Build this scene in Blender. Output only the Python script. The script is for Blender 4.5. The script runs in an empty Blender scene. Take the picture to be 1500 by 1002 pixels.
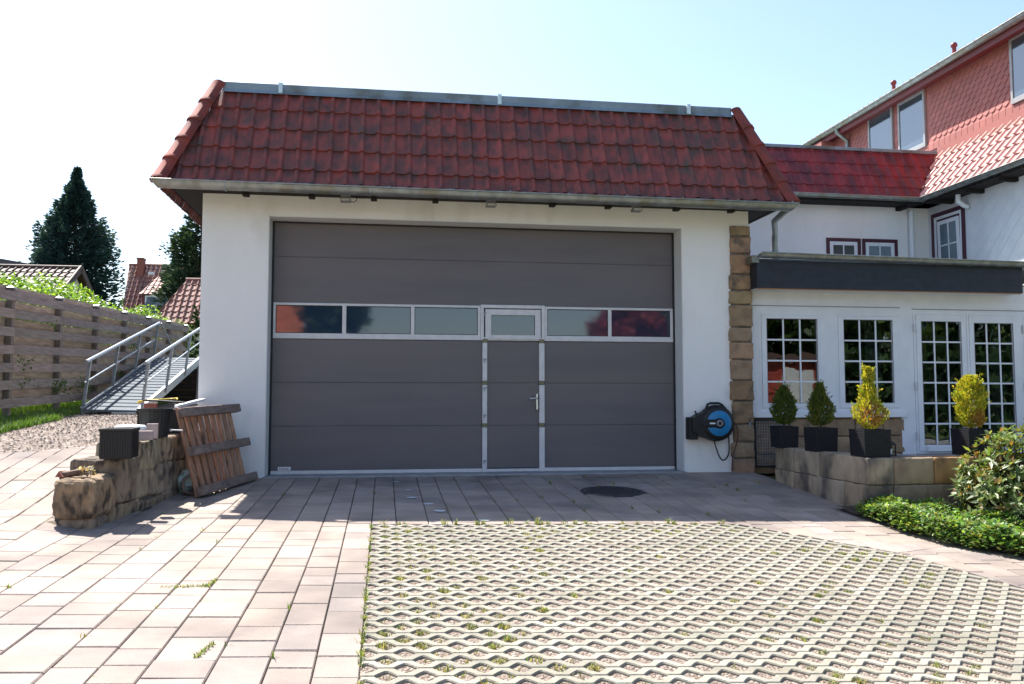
import bpy, math, random
from mathutils import Vector as V, Matrix as M, noise
R=math.radians
sc=bpy.context.scene
col=sc.collection
rnd=random.Random(7)
PI=math.pi
H=0.987
# ------------------------------------------------------------------ materials
def mat(name,c1,c2=None,rough=.8,nscale=6,bump=0.,bscale=80,spec=.5,metal=0.,tint=False,stretch=(1,1,1),c3=None,c3s=1.5,c3lo=.5,c3hi=.7,detail=6,lo=.35,hi=.65,sub=0,ior=1.5,coat=0):
    m=bpy.data.materials.new(name);m.use_nodes=True
    nt=m.node_tree;b=nt.nodes['Principled BSDF'];L=nt.links
    b.inputs['Roughness'].default_value=rough
    b.inputs['Metallic'].default_value=metal
    b.inputs['IOR'].default_value=ior
    b.inputs['Specular IOR Level'].default_value=spec
    if coat: b.inputs['Coat Weight'].default_value=coat; b.inputs['Coat Roughness'].default_value=.08
    tc=nt.nodes.new('ShaderNodeTexCoord');mp=nt.nodes.new('ShaderNodeMapping')
    mp.inputs['Scale'].default_value=stretch;L.new(tc.outputs['Object'],mp.inputs[0])
    def noise_(s,d=detail):
        n=nt.nodes.new('ShaderNodeTexNoise');n.inputs['Scale'].default_value=s;n.inputs['Detail'].default_value=d;L.new(mp.outputs[0],n.inputs[0]);return n
    def mr(src,lo,hi):
        r=nt.nodes.new('ShaderNodeMapRange');r.inputs[1].default_value=lo;r.inputs[2].default_value=hi;L.new(src,r.inputs[0]);return r.outputs[0]
    def mix(f,a,bb,mode='MIX'):
        x=nt.nodes.new('ShaderNodeMix');x.data_type='RGBA';x.blend_type=mode
        if isinstance(f,float): x.inputs[0].default_value=f
        else: L.new(f,x.inputs[0])
        for i,q in ((6,a),(7,bb)):
            if isinstance(q,tuple): x.inputs[i].default_value=(*q,1)
            else: L.new(q,x.inputs[i])
        return x.outputs[2]
    c=c1
    if c2: c=mix(mr(noise_(nscale).outputs[0],lo,hi),c1,c2)
    if c3: c=mix(mr(noise_(c3s).outputs[0],c3lo,c3hi),c,c3)
    if tint:
        m['tint']=1
        a=nt.nodes.new('ShaderNodeAttribute');a.attribute_name='tint'
        c=mix(1.0,c,a.outputs[0],'MULTIPLY')
    if isinstance(c,tuple): b.inputs['Base Color'].default_value=(*c,1)
    else: L.new(c,b.inputs['Base Color'])
    if bump:
        bp=nt.nodes.new('ShaderNodeBump');bp.inputs['Distance'].default_value=.01;bp.inputs['Strength'].default_value=bump
        L.new(noise_(bscale,4).outputs[0],bp.inputs['Height']);L.new(bp.outputs[0],b.inputs['Normal'])
    return m
def leafmat(name,rough=.5,spec=.4,trans=.35):
    m=bpy.data.materials.new(name);m.use_nodes=True
    nt=m.node_tree;b=nt.nodes['Principled BSDF'];L=nt.links
    a=nt.nodes.new('ShaderNodeAttribute');a.attribute_name='tint'
    b.inputs['Roughness'].default_value=rough;b.inputs['Specular IOR Level'].default_value=spec
    L.new(a.outputs[0],b.inputs['Base Color'])
    t=nt.nodes.new('ShaderNodeBsdfTranslucent');mx=nt.nodes.new('ShaderNodeMixShader');mx.inputs[0].default_value=trans
    h=nt.nodes.new('ShaderNodeMix');h.data_type='RGBA';h.blend_type='MULTIPLY';h.inputs[0].default_value=1;h.inputs[7].default_value=(1.5,1.5,.6,1)
    L.new(a.outputs[0],h.inputs[6]);L.new(h.outputs[2],t.inputs[0])
    L.new(b.outputs[0],mx.inputs[1]);L.new(t.outputs[0],mx.inputs[2]);L.new(mx.outputs[0],nt.nodes['Material Output'].inputs[0])
    return m
def glassmat(name,refl=.12,tintc=(.55,.6,.6)):
    m=bpy.data.materials.new(name);m.use_nodes=True
    nt=m.node_tree;L=nt.links;nt.nodes.remove(nt.nodes['Principled BSDF'])
    t=nt.nodes.new('ShaderNodeBsdfTransparent');t.inputs[0].default_value=(*tintc,1)
    g=nt.nodes.new('ShaderNodeBsdfGlossy');g.inputs['Roughness'].default_value=.012
    n=nt.nodes.new('ShaderNodeTexNoise');n.inputs['Scale'].default_value=2.2;bp=nt.nodes.new('ShaderNodeBump');bp.inputs['Strength'].default_value=.12;bp.inputs['Distance'].default_value=.02
    tc=nt.nodes.new('ShaderNodeTexCoord');L.new(tc.outputs['Object'],n.inputs[0]);L.new(n.outputs[0],bp.inputs['Height']);L.new(bp.outputs[0],g.inputs['Normal'])
    f=nt.nodes.new('ShaderNodeFresnel');f.inputs[0].default_value=1.5
    a=nt.nodes.new('ShaderNodeMath');a.operation='ADD';a.use_clamp=True;a.inputs[1].default_value=refl;L.new(f.outputs[0],a.inputs[0])
    mx=nt.nodes.new('ShaderNodeMixShader');L.new(a.outputs[0],mx.inputs[0]);L.new(t.outputs[0],mx.inputs[1]);L.new(g.outputs[0],mx.inputs[2]);L.new(mx.outputs[0],nt.nodes['Material Output'].inputs[0])
    return m
def gravelmat(name,c1,c2,c3,scale=70):
    m=bpy.data.materials.new(name);m.use_nodes=True
    nt=m.node_tree;b=nt.nodes['Principled BSDF'];L=nt.links;b.inputs['Roughness'].default_value=.9
    tc=nt.nodes.new('ShaderNodeTexCoord');v=nt.nodes.new('ShaderNodeTexVoronoi');v.inputs['Scale'].default_value=scale;L.new(tc.outputs['Object'],v.inputs[0])
    r=nt.nodes.new('ShaderNodeValToRGB');e=r.color_ramp;e.elements[0].color=(*c1,1);e.elements[1].color=(*c3,1);x=e.elements.new(.5);x.color=(*c2,1)
    s=nt.nodes.new('ShaderNodeSeparateColor');L.new(v.outputs['Color'],s.inputs[0]);L.new(s.outputs[0],r.inputs[0]);L.new(r.outputs[0],b.inputs['Base Color'])
    bp=nt.nodes.new('ShaderNodeBump');bp.inputs['Strength'].default_value=.9;bp.inputs['Distance'].default_value=.02;bp.invert=True
    L.new(v.outputs['Distance'],bp.inputs['Height']);L.new(bp.outputs[0],b.inputs['Normal'])
    return m
K={}
K['render']=mat('white_render',(.80,.79,.78),(.74,.73,.72),.92,1.3,.55,110,c3=(.60,.58,.55),c3s=2.2,c3lo=.56,c3hi=.80,stretch=(1,1,.35))
K['reveal']=mat('reveal_render',(.66,.66,.66),(.62,.62,.62),.9,2,.3,140)
K['tile']=mat('red_roof_tile',(.25,.048,.034),(.08,.031,.025),.62,5.5,.35,60,tint=True,stretch=(1.6,1.6,.55),c3=(.062,.045,.034),c3s=2.6,c3lo=.54,c3hi=.72,lo=.36,hi=.66)
K['tile2']=mat('crimson_roof_tile',(.28,.026,.026),(.11,.018,.022),.62,4,.3,60,tint=True,stretch=(1,1,.5),c3=(.10,.035,.035),c3s=2.2,c3lo=.54,c3hi=.75)
K['tile3']=mat('glare_paled_wing_tile',(.58,.30,.25),(.46,.22,.18),.33,6,.1,60,tint=True,spec=.8,coat=.4)  # glossy tile, base colour paled to carry the sun glare on crimson tiles
K['hip']=mat('hip_tile',(.24,.055,.04),(.15,.045,.036),.8,7,.3,60,tint=True,spec=.15)
K['fartile']=mat('old_clay_tile',(.34,.155,.115),(.20,.09,.07),.7,8,.2,30,tint=True)
K['browntile']=mat('brown_roof_tile',(.10,.052,.038),(.055,.034,.03),.7,8,.2,30,tint=True)
K['zinc']=mat('zinc',(.30,.32,.31),(.21,.22,.21),.42,9,.1,40,metal=.65,c3=(.22,.2,.15),c3s=4)
K['cap']=mat('lead_flashing',(.23,.29,.33),(.17,.21,.24),.5,3,.1,40,metal=.3,c3=(.12,.13,.12),c3s=2.2,c3lo=.52,c3hi=.66)
K['clip']=mat('flashing_joint',(.55,.68,.75),None,.4)
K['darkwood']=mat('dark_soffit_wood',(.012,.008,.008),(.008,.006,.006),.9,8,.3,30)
K['door']=mat('grey_door_panel',(.126,.113,.122),(.108,.098,.109),.5,2.0,.10,260,stretch=(.5,1,3),c3=(.14,.12,.122),c3s=.7,c3lo=.4,c3hi=.7)
K['groove']=mat('panel_joint_dark',(.075,.068,.078),None,.8)
K['alu']=mat('white_aluminium',(.62,.61,.62),(.55,.54,.56),.42,12,.03,80)
K['greyframe']=mat('dull_grey_frame',(.36,.35,.35),(.30,.29,.29),.5,5)
K['upvc']=mat('white_plastic_frame',(.72,.73,.76),(.66,.68,.71),.35,5,.02,60)
K['rubber']=mat('black_rubber',(.015,.016,.02),None,.7)
K['chrome']=mat('satin_metal',(.6,.6,.6),None,.28,metal=.9)
K['olive']=mat('olive_joint_block',(.17,.16,.09),None,.6)
K['acryl']=mat('tinted_acrylic_pane',(.018,.036,.066),(.014,.03,.056),.04,1.4,.03,3,spec=.8,ior=1.62)
K['glass']=glassmat('window_glass',.05)
K['glassup']=mat('upper_window_glass',(.06,.08,.10),(.05,.07,.09),.08,1.5,.05,6,spec=1,ior=1.8)
K['concrete']=mat('concrete_sill',(.34,.34,.35),(.25,.25,.26),.85,6,.3,60)
K['sand']=mat('joint_sand',(.055,.045,.04),(.03,.026,.024),.95,9,.4,90)
K['paver']=mat('pink_sandstone_paver',(.31,.257,.222),(.262,.214,.187),.9,4.5,.4,90,tint=True,c3=(.15,.125,.115),c3s=1.1,c3lo=.48,c3hi=.72,detail=8)
K['gpaver']=mat('pale_grass_paver',(.295,.275,.225),(.225,.208,.165),.94,7,.5,90,tint=True,c3=(.19,.18,.14),c3s=1.1,c3lo=.52,c3hi=.75)
K['gravel']=gravelmat('hole_gravel',(.15,.105,.08),(.22,.165,.13),(.36,.31,.26),75)
K['gravel2']=gravelmat('path_gravel',(.07,.045,.035),(.15,.11,.09),(.29,.25,.215),28)
K['soil']=mat('soil',(.07,.05,.035),(.035,.027,.02),.95,8,.6,40)
K['grass']=mat('lawn_ground',(.055,.085,.02),(.09,.11,.03),.95,3,.6,60)
K['stone']=mat('old_sandstone',(.29,.225,.150),(.14,.108,.078),.95,9,1.0,34,tint=True,stretch=(1,1,.55),c3=(.045,.036,.03),c3s=11,c3lo=.50,c3hi=.66,detail=10)
K['stone2']=mat('grey_sandstone',(.44,.34,.235),(.22,.17,.125),.92,4.2,1.0,26,tint=True,c3=(.075,.065,.06),c3s=3.0,c3lo=.52,c3hi=.66,stretch=(1,1,.6),detail=9)
K['quoin']=mat('brown_sandstone',(.33,.22,.13),(.22,.145,.09),.92,6,.9,34,tint=True,c3=(.10,.08,.07),c3s=4,c3lo=.56,c3hi=.7,detail=9)
K['mortar']=mat('mortar',(.16,.14,.125),(.10,.09,.08),.95,10,.5,60)
K['slate']=mat('navy_slate_fascia',(.016,.020,.031),(.011,.014,.022),.6,9,.15,50,tint=True)
K['redslate']=mat('rose_scale_slate',(.38,.125,.105),(.33,.11,.09),.7,3,.15,60,tint=True)
K['redwood']=mat('red_painted_wood',(.17,.025,.025),(.13,.02,.02),.55,4,.1,40)
K['maroon']=mat('maroon_trim',(.055,.008,.022),None,.5)
K['whiteslate']=mat('white_diamond_slate',(.66,.68,.70),(.60,.62,.65),.75,4,.1,60,tint=True)
K['fencewood']=mat('weathered_fence_board',(.245,.215,.20),(.155,.134,.124),.9,5,.5,40,tint=True,stretch=(6,.7,6),c3=(.13,.10,.09),c3s=3,c3lo=.56,c3hi=.76)
K['pallet']=mat('pallet_wood',(.50,.27,.17),(.34,.175,.11),.85,6,.4,40,tint=True,stretch=(4,4,.9),c3=(.13,.075,.055),c3s=4,c3lo=.55,c3hi=.72)
K['galv']=mat('galvanised_steel',(.30,.34,.38),(.22,.255,.29),.45,14,.1,60,metal=.6)
K['deck']=mat('dull_ramp_grating',(.10,.125,.15),(.075,.095,.115),.75,20,.2,60,spec=.2)
K['bearer']=mat('grey_bearer_wood',(.27,.20,.17),(.17,.125,.105),.88,6,.4,40,stretch=(4,.9,4),c3=(.10,.075,.065),c3s=4,c3lo=.55,c3hi=.72)
K['blackpl']=mat('black_plastic',(.004,.004,.005),(.007,.007,.008),.55,6,.05,60)
K['wicker']=mat('dark_woven_planter',(.013,.0125,.016),(.008,.008,.010),.6,30,.15,120,spec=.3)
K['blue']=mat('blue_plastic',(.012,.20,.44),(.01,.17,.38),.35,5)
K['greypl']=mat('grey_plastic',(.20,.20,.22),None,.45)
K['hose']=mat('dark_hose',(.03,.022,.022),None,.5)
K['brownhose']=mat('brown_hose',(.09,.03,.025),None,.5)
K['iron']=mat('cast_iron_cover',(.022,.022,.026),(.035,.035,.04),.7,14,.5,70)
K['white']=mat('white_paint',(.75,.76,.76),(.68,.69,.70),.5,4,.05,50)
K['red']=mat('red_print',(.30,.03,.06),None,.5)
K['yellow']=mat('yellow_hose',(.65,.45,.03),None,.4)
K['brick']=mat('red_brick',(.30,.10,.07),(.22,.075,.055),.9,12,.4,50)
K['pinkblock']=mat('pink_concrete_block',(.45,.36,.33),(.36,.29,.27),.9,9,.4,60)
K['bark']=mat('bark',(.09,.06,.045),(.045,.03,.024),.95,9,.8,30,stretch=(2,2,.4))
K['dryleaf']=mat('peeling_bark',(.24,.14,.09),(.11,.065,.045),.8,14,.5,40)
K['pipe']=mat('green_white_bag',(.50,.60,.57),(.32,.44,.42),.4,7,.4,20)
K['cream']=mat('cream_wall',(.60,.56,.48),(.52,.49,.42),.9,2,.2,60)
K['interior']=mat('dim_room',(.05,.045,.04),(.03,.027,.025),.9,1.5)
K['curtain']=mat('pale_curtain',(.35,.38,.36),(.25,.28,.26),.9,4,stretch=(8,8,.3))
K['lamp']=mat('lamp_glass',(.5,.5,.48),None,.2)
K['orange']=mat('raw_board_edge',(.42,.22,.12),None,.8)
K['parasol']=mat('grey_parasol_cover',(.12,.13,.16),None,.8)
K['leaf']=leafmat('leaf'); K['needle']=leafmat('needle',.7,.2,.15); K['rleaf']=leafmat('glossy_leaf',.42,.45,.35)
# ------------------------------------------------------------------ mesh builder
class MB:
    def __init__(s): s.v=[];s.f=[];s.c=[];s.s=[];s.has=False;s.force='';s.g=[]
    def add(s,vs,fs,c=None,smooth=False):
        n=len(s.v);s.g.append((n,len(s.f)));s.v+= [tuple(p) for p in vs]
        for f in fs: s.f.append(tuple(i+n for i in f));s.c.append(c);s.s.append(smooth)
        if c is not None: s.has=True
    def quad(s,a,b,c_,d,c=None): s.add([a,b,c_,d],[(0,1,2,3)],c)
    def box(s,x0,x1,y0,y1,z0,z1,c=None,bev=0.,mx=None):
        if bev<=0:
            vs=[(x,y,z) for x in (x0,x1) for y in (y0,y1) for z in (z0,z1)]
            fs=[(0,1,3,2),(4,6,7,5),(0,4,5,1),(2,3,7,6),(0,2,6,4),(1,5,7,3)]
        else:
            b=min(bev,(x1-x0)*.45,(y1-y0)*.45,(z1-z0)*.45);vs=[]
            for X,sx in ((x0,1),(x1,-1)):
                for Y,sy in ((y0,1),(y1,-1)):
                    for Z,sz in ((z0,1),(z1,-1)):
                        vs+=[(X,Y+sy*b,Z+sz*b),(X+sx*b,Y,Z+sz*b),(X+sx*b,Y+sy*b,Z)]
            def i(x,y,z,a): return (x*4+y*2+z)*3+a
            fs=[(i(0,0,0,0),i(0,0,1,0),i(0,1,1,0),i(0,1,0,0)),(i(1,0,0,0),i(1,1,0,0),i(1,1,1,0),i(1,0,1,0)),
                (i(0,0,0,1),i(1,0,0,1),i(1,0,1,1),i(0,0,1,1)),(i(0,1,0,1),i(0,1,1,1),i(1,1,1,1),i(1,1,0,1)),
                (i(0,0,0,2),i(0,1,0,2),i(1,1,0,2),i(1,0,0,2)),(i(0,0,1,2),i(1,0,1,2),i(1,1,1,2),i(0,1,1,2))]
            for p in (0,1):
                for q in (0,1):
                    fs.append((i(p,q,0,0),i(p,q,1,0),i(p,q,1,1),i(p,q,0,1)))
                    fs.append((i(p,0,q,0),i(p,1,q,0),i(p,1,q,2),i(p,0,q,2)))
                    fs.append((i(0,p,q,1),i(1,p,q,1),i(1,p,q,2),i(0,p,q,2)))
                    for r in (0,1): fs.append((i(p,q,r,0),i(p,q,r,1),i(p,q,r,2)))
        if mx: vs=[mx@V(p) for p in vs]
        s.add(vs,fs,c)
    def beam(s,a,b,w,h,c=None,up=V((0,0,1)),bev=0.):
        a=V(a);b=V(b);d=b-a;L=d.length;d.normalize();x=d.cross(up).normalized();z=x.cross(d)
        m=M(((x.x,d.x,z.x,a.x),(x.y,d.y,z.y,a.y),(x.z,d.z,z.z,a.z),(0,0,0,1)))
        s.box(-w/2,w/2,0,L,-h/2,h/2,c,bev,m)
    def tube(s,pts,r,n=8,c=None,cap=True):
        pts=[V(p) for p in pts];rs=r if isinstance(r,(list,tuple)) else [r]*len(pts);vs=[];fs=[];px=None
        for k,p in enumerate(pts):
            d=(pts[min(k+1,len(pts)-1)]-pts[max(k-1,0)]).normalized()
            if px is None: px=d.orthogonal().normalized()
            px=(px-d*px.dot(d)).normalized();y=d.cross(px)
            for j in range(n):
                a=2*PI*j/n;vs.append(p+(px*math.cos(a)+y*math.sin(a))*rs[k])
        for k in range(len(pts)-1):
            for j in range(n): fs.append((k*n+j,k*n+(j+1)%n,(k+1)*n+(j+1)%n,(k+1)*n+j))
        s.add(vs,fs,c,True)
        if cap: s.add(vs[:n],[tuple(range(n))[::-1]],c);s.add(vs[-n:],[tuple(range(n))],c)
    def lathe(s,cen,prof,n=24,c=None,mx=None,smooth=True):
        vs=[];fs=[];cen=V(cen)
        for r,z in prof:
            for j in range(n):
                a=2*PI*j/n;p=V((r*math.cos(a),r*math.sin(a),z));vs.append(cen+((mx@p) if mx else p))
        for k in range(len(prof)-1):
            for j in range(n): fs.append((k*n+j,k*n+(j+1)%n,(k+1)*n+(j+1)%n,(k+1)*n+j))
        s.add(vs,fs,c,smooth)
    def prism(s,poly,ex,c=None):
        n=len(poly);ex=V(ex);vs=[V(p) for p in poly];vs+= [p+ex for p in vs]
        s.add(vs,[tuple(range(n)),tuple(range(2*n-1,n-1,-1))]+[(i,i+n,(i+1)%n+n,(i+1)%n) for i in range(n)],c)
    def each(s,name,m,parent,per=1):
        st=s.g[::per]+[(len(s.v),len(s.f))];r=[]
        for (a,b),(c,d) in zip(st,st[1:]):
            q=MB();q.v=s.v[a:c];q.f=[tuple(i-a for i in f) for f in s.f[b:d]];q.c=s.c[b:d];q.s=s.s[b:d];q.has=s.has
            r.append(q.build(name,m,parent))
        return r
    def build(s,name,m,parent=None,smooth=None):
        me=bpy.data.meshes.new(name);me.from_pydata(s.v,[],s.f);me.materials.append(m)
        if s.has or 'tint' in s.force or m.get('tint'):
            a=me.color_attributes.new('tint','FLOAT_COLOR','CORNER');buf=[]
            for f,c in zip(s.f,s.c):
                c=c if c is not None else (1,1,1)
                if isinstance(c,float): c=(c,c,c)
                buf+= [c[0],c[1],c[2],1.]*len(f)
            a.data.foreach_set('color',buf)
        me.polygons.foreach_set('use_smooth',s.s if smooth is None else [smooth]*len(s.f))
        me.update()
        o=bpy.data.objects.new(name,me);col.objects.link(o)
        if parent:
            o.parent=parent
            p=parent;loc=V((0,0,0))
            while p: loc+=p.location;p=p.parent
            # part meshes are written in world coordinates; bring them into the parent's frame
            o.location=-loc if parent.type=='EMPTY' else V((0,0,0))
        return o
def tag(o,label,cat=None,group=None,kind=None):
    if label:o['label']=label
    if cat:o['category']=cat
    if group:o['group']=group
    if kind:o['kind']=kind
    return o
def thing(name,loc,label,cat,group=None):
    o=bpy.data.objects.new(name,None);col.objects.link(o);o.location=loc;o.empty_display_size=.2
    return tag(o,label,cat,group)
def struct(name,mb,m): return tag(mb.build(name,m),name.replace('_',' '),None,None,'structure')
def jit(a,k=.1,r=rnd): return a*(1+r.uniform(-k,k))
def gcol(v=.12,r=rnd,w=.03):
    b=1+r.uniform(-v,v);return (b*(1+r.uniform(-w,w)),b,b*(1+r.uniform(-w,w)))
# ------------------------------------------------------------------ terrain
def lerp_tab(t,x):
    if x<=t[0][0]:return t[0][1]
    for (a,b),(c,d) in zip(t,t[1:]):
        if x<=c: return b+(d-b)*(x-a)/(c-a)
    return t[-1][1]
RT=[(-6.2,0),(-5.4,.004),(-4.6,.018),(-3.9,.04),(-3.2,.09),(-2.6,.17),(-2,.27),(-1,.42),(-.4,.49),(0,.53),(1,.60),(2,.66),(5,.75),(9,.85),(14,1.0),(25,1.2)]
def sm(t): t=min(max(t,0),1);return t*t*(3-2*t)
def xwall(y): return -2.35+.09*(y+3.53)
def gz(x,y):
    z=min(y,0)*(.043+.006*min(max(x,-3),8)) if y>-16 else -.6
    w=2.2-1.8*sm((y+5)/1.8)
    c=xwall(max(y,-3.6))-.19
    s=sm((c+w/2-x)/w)
    return z+lerp_tab(RT,y)*s
def gpt(x,y,dz=0): return V((x,y,gz(x,y)+dz))
# far ground sheet
def axis(a,b,fa,fb,fine,coarse):
    r=[];x=a
    while x<b:
        r.append(x);x+= fine if fa<=x<fb else coarse
    r.append(b);return r
mb=MB();xs=[-220,-150,-100,-70,-50,-35,-25,-18,-14,-11]+axis(-9,12,-9,12,.3,.3)+[14,18,25,35,50,70,100,150,220]
ys=[-160,-100,-70,-50,-35,-25,-20]+axis(-17,17,-17,17,.35,.35)+[19,23,30,40,55,80,120,180,260,400]
for y in ys:
    for x in xs: mb.v.append((x,y,gz(max(min(x,9),-9),max(min(y,20),-15))-.075))
nx=len(xs)
for j in range(len(ys)-1):
    for i in range(nx-1): mb.f.append((j*nx+i,j*nx+i+1,(j+1)*nx+i+1,(j+1)*nx+i));mb.c.append(None);mb.s.append(True)
struct('ground',mb,K['grass'])
# convex polygon clipping
def clip(poly,a,b):
    (ax,ay),(bx,by)=a,b;out=[]
    def sd(p): return (bx-ax)*(p[1]-ay)-(by-ay)*(p[0]-ax)
    for i,p in enumerate(poly):
        q=poly[(i+1)%len(poly)];sp=sd(p);sq=sd(q)
        if sp>=0: out.append(p)
        if (sp>=0)!=(sq>=0):
            t=sp/(sp-sq);out.append((p[0]+(q[0]-p[0])*t,p[1]+(q[1]-p[1])*t))
    return out
def clipto(poly,reg):
    for i in range(len(reg)):
        poly=clip(poly,reg[i],reg[(i+1)%len(reg)])
        if len(poly)<3:return []
    return poly
def area(p): return sum(p[i][0]*p[(i+1)%len(p)][1]-p[(i+1)%len(p)][0]*p[i][1] for i in range(len(p)))/2
# regions, counter-clockwise
XB=-.10
BORD=[(3.30,-3.2),(4.25,-4.35),(4.85,-6.2),(6.4,-14)]      # right edge of the grass pavers
BED=[(4.80,-2.72),(4.74,-3.3),(4.93,-4.1),(5.27,-4.6),(6.3,-5.5),(8.6,-6.6)]
regs=[[(-8,-14),(XB,-14),(XB,0.0),(-8,0.0)],[(XB,-3.2),(4.93,-3.2),(4.93,.34),(XB,.34)],
      [(3.30,-3.2),(4.25,-4.35),(5.05,-4.05),(5.05,-3.2)],[(4.25,-4.35),(4.85,-6.2),(6.5,-5.3),(5.05,-4.05)],[(4.85,-6.2),(6.4,-14),(9,-14),(8.8,-6.4),(6.5,-5.3)]]
gravline=((-6.5,-2.15),(-2.35,-.2))   # pavers stop, gravel begins
rp=random.Random(3)
edges=[XB]
x=XB
while x>-8: x-=rp.choice((.21,.215,.245,.29));edges.insert(0,x)
x=XB
while x<9: x+=rp.choice((.21,.22,.245,.29));edges.append(x)
pm=MB();cnt=0
MH=(2.59,-1.40,.36)
for a,b in zip(edges,edges[1:]):
    y=-14-rp.random()*.3
    while y<.4:
        l=rp.choice((.24,.29,.35,.42));g=.0031
        rect=[(a+g,y+g),(b-g,y+g),(b-g,y+l-g),(a+g,y+l-g)];y+=l
        for k,reg in enumerate(regs):
            p=clipto(rect,reg)
            if not p: continue
            if k==0 and p[0][0]<-2.2: p=clip(p,gravline[1],gravline[0]) if False else clip(p,*gravline[::-1])
            if len(p)<3 or abs(area(p))<.002: continue
            cx=sum(q[0] for q in p)/len(p);cy=sum(q[1] for q in p)/len(p)
            if (cx-MH[0])**2+(cy-MH[1])**2<.30**2: continue
            dz=rp.uniform(-.003,.003);tx=rp.uniform(-.006,.006);ty=rp.uniform(-.006,.006)
            br=rp.choice((1.1,1.06,1.03,1.0,.97,.93,.87));w=rp.uniform(-.025,.05);c=(br*(1+w*.6),br,br*(1-w))
            n=len(p);top=[];mid=[];bot=[]
            for q in p:
                z=gz(q[0],q[1])+dz+(q[0]-cx)*tx+(q[1]-cy)*ty
                dx=cx-q[0];dy=cy-q[1];d=math.hypot(dx,dy)+1e-6;i=.008/d
                top.append((q[0]+dx*i,q[1]+dy*i,z));mid.append((q[0],q[1],z-.007));bot.append((q[0],q[1],z-.035))
            fs=[tuple(range(n))]+[(i,i+n,(i+1)%n+n,(i+1)%n) for i in range(n)]+[(i+n,i+2*n,(i+1)%n+2*n,(i+1)%n+n) for i in range(n)]
            fs=[fs[0]]+[f[::-1] for f in fs[1:]]
            pm.add(top+mid+bot,fs,c)
struct('paved_yard',pm,K['paver'])
# sand bed sheet under the pavers and gravel under grass pavers
def sheet(reg,step,dz,name,m):
    x0=min(p[0] for p in reg);x1=max(p[0] for p in reg);y0=min(p[1] for p in reg);y1=max(p[1] for p in reg);s=MB()
    nx=max(1,int((x1-x0)/step));ny=max(1,int((y1-y0)/step))
    for i in range(nx):
        for j in range(ny):
            q=clipto([(x0+(x1-x0)*(i+u)/nx,y0+(y1-y0)*(j+w)/ny) for u,w in((0,0),(1,0),(1,1),(0,1))],reg)
            if len(q)>=3: s.add([gpt(a,b,dz) for a,b in q],[tuple(range(len(q)))],None,True)
    return s
s=sheet([(-8.2,-14.2),(9,-14.2),(9,-6.4),(5.1,-2.6),(5.1,.36),(-8.2,.0)],.3,-.024,None,None)
struct('joint_sand',s,K['sand'])
greg=[(-6.6,-2.3),(-2.2,-.2),(-2.2,14),(-6.6,14)]
struct('gravel_path',sheet([(-5.3,-1.62),(-2.2,-.17),(-2.2,16),(-5.3,16)],.3,-.008,None,None),K['gravel2'])
# grass pavers
gp=MB();rg=random.Random(5);P=.185;CH=.106;ncell=3
def rightx(y): return lerp_tab([(-14,6.4),(-6.2,4.85),(-4.35,4.25),(-3.2,3.30)],y)
holes=[]
k=0;y=-3.2-CH
while y>-14:
    c0=gcol(.12,rg);xr=rightx(y+CH/2)-.012
    # lower joint index k+1, upper joint index k ; holes centred on joints
    n=int((xr-XB)/P)+3
    def prof(joint,sign):
        pts=[];off=(joint%2)*P/2+.03;
        xx=XB+off-P
        while xx<xr+P:
            h=CH*.56
            for dx,hh in((-.31*P,0),(-.16*P,h*.60),(-.03*P,h),(.03*P,h),(.16*P,h*.60),(.31*P,0)): pts.append((xx+dx,hh))
            xx+=P
        return pts
    lo=prof(k+1,1);up=prof(k,-1)
    bx=sorted(set([round(p[0],5) for p in lo+up if XB+.006<p[0]<xr]+[XB+.006,xr]))
    jp=[XB+.006]+[XB+.03+(k%2)*P/2+q*P*ncell+P/2*(1 if k%4<2 else 0) for q in range(0,30)]
    def val(pr,x):
        return lerp_tab(pr,x)
    g=.0042;ch=.006;segs=[]
    vs=[];m_=len(bx)
    for X in bx:
        a=y+g+val(lo,X);b=y+CH-g-val(up,X)
        z0=gz(X,a);z1=gz(X,b);mm=(z0+z1)/2
        vs+=[(X,a,z0-.05),(X,a,z0-.007),(X,a+ch,z0),(X,b-ch,z1),(X,b,z1-.007),(X,b,z1-.05)]
    fs=[]
    for i in range(m_-1):
        xm=(bx[i]+bx[i+1])/2
        for j in range(5): fs.append((i*6+j,(i+1)*6+j,(i+1)*6+j+1,i*6+j+1))
    cellc=[gcol(.13,rg) for _ in range(60)]
    for idx,f in enumerate(fs):
        xm=vs[f[0]][0];gp.add([vs[q] for q in f],[(0,1,2,3)],cellc[int((xm-XB+(k%2)*P)/(P*ncell))%60])
    for e in (0,m_-1):
        q=[vs[e*6+j] for j in range(6)];gp.add(q,[tuple(range(6)) if e==0 else tuple(range(5,-1,-1))],c0)
    xx=XB+((k+1)%2)*P/2+.03
    while xx<xr:
        if xx>XB+.03: holes.append((xx,y))
        xx+=P
    y-=CH;k+=1
struct('grass_pavers',gp,K['gpaver'])
gs_=MB()
for j in range(40):
    ya=-3.2-j*.27;yb=ya-.27
    for i in range(24):
        xa=XB+(rightx(ya)-XB)*i/24;xb=XB+(rightx(ya)-XB)*(i+1)/24;xc=XB+(rightx(yb)-XB)*i/24;xd=XB+(rightx(yb)-XB)*(i+1)/24
        gs_.add([gpt(xc,yb,-.014),gpt(xd,yb,-.014),gpt(xb,ya,-.014),gpt(xa,ya,-.014)],[(0,1,2,3)],None,True)
struct('hole_gravel',gs_,K['gravel'])
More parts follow.
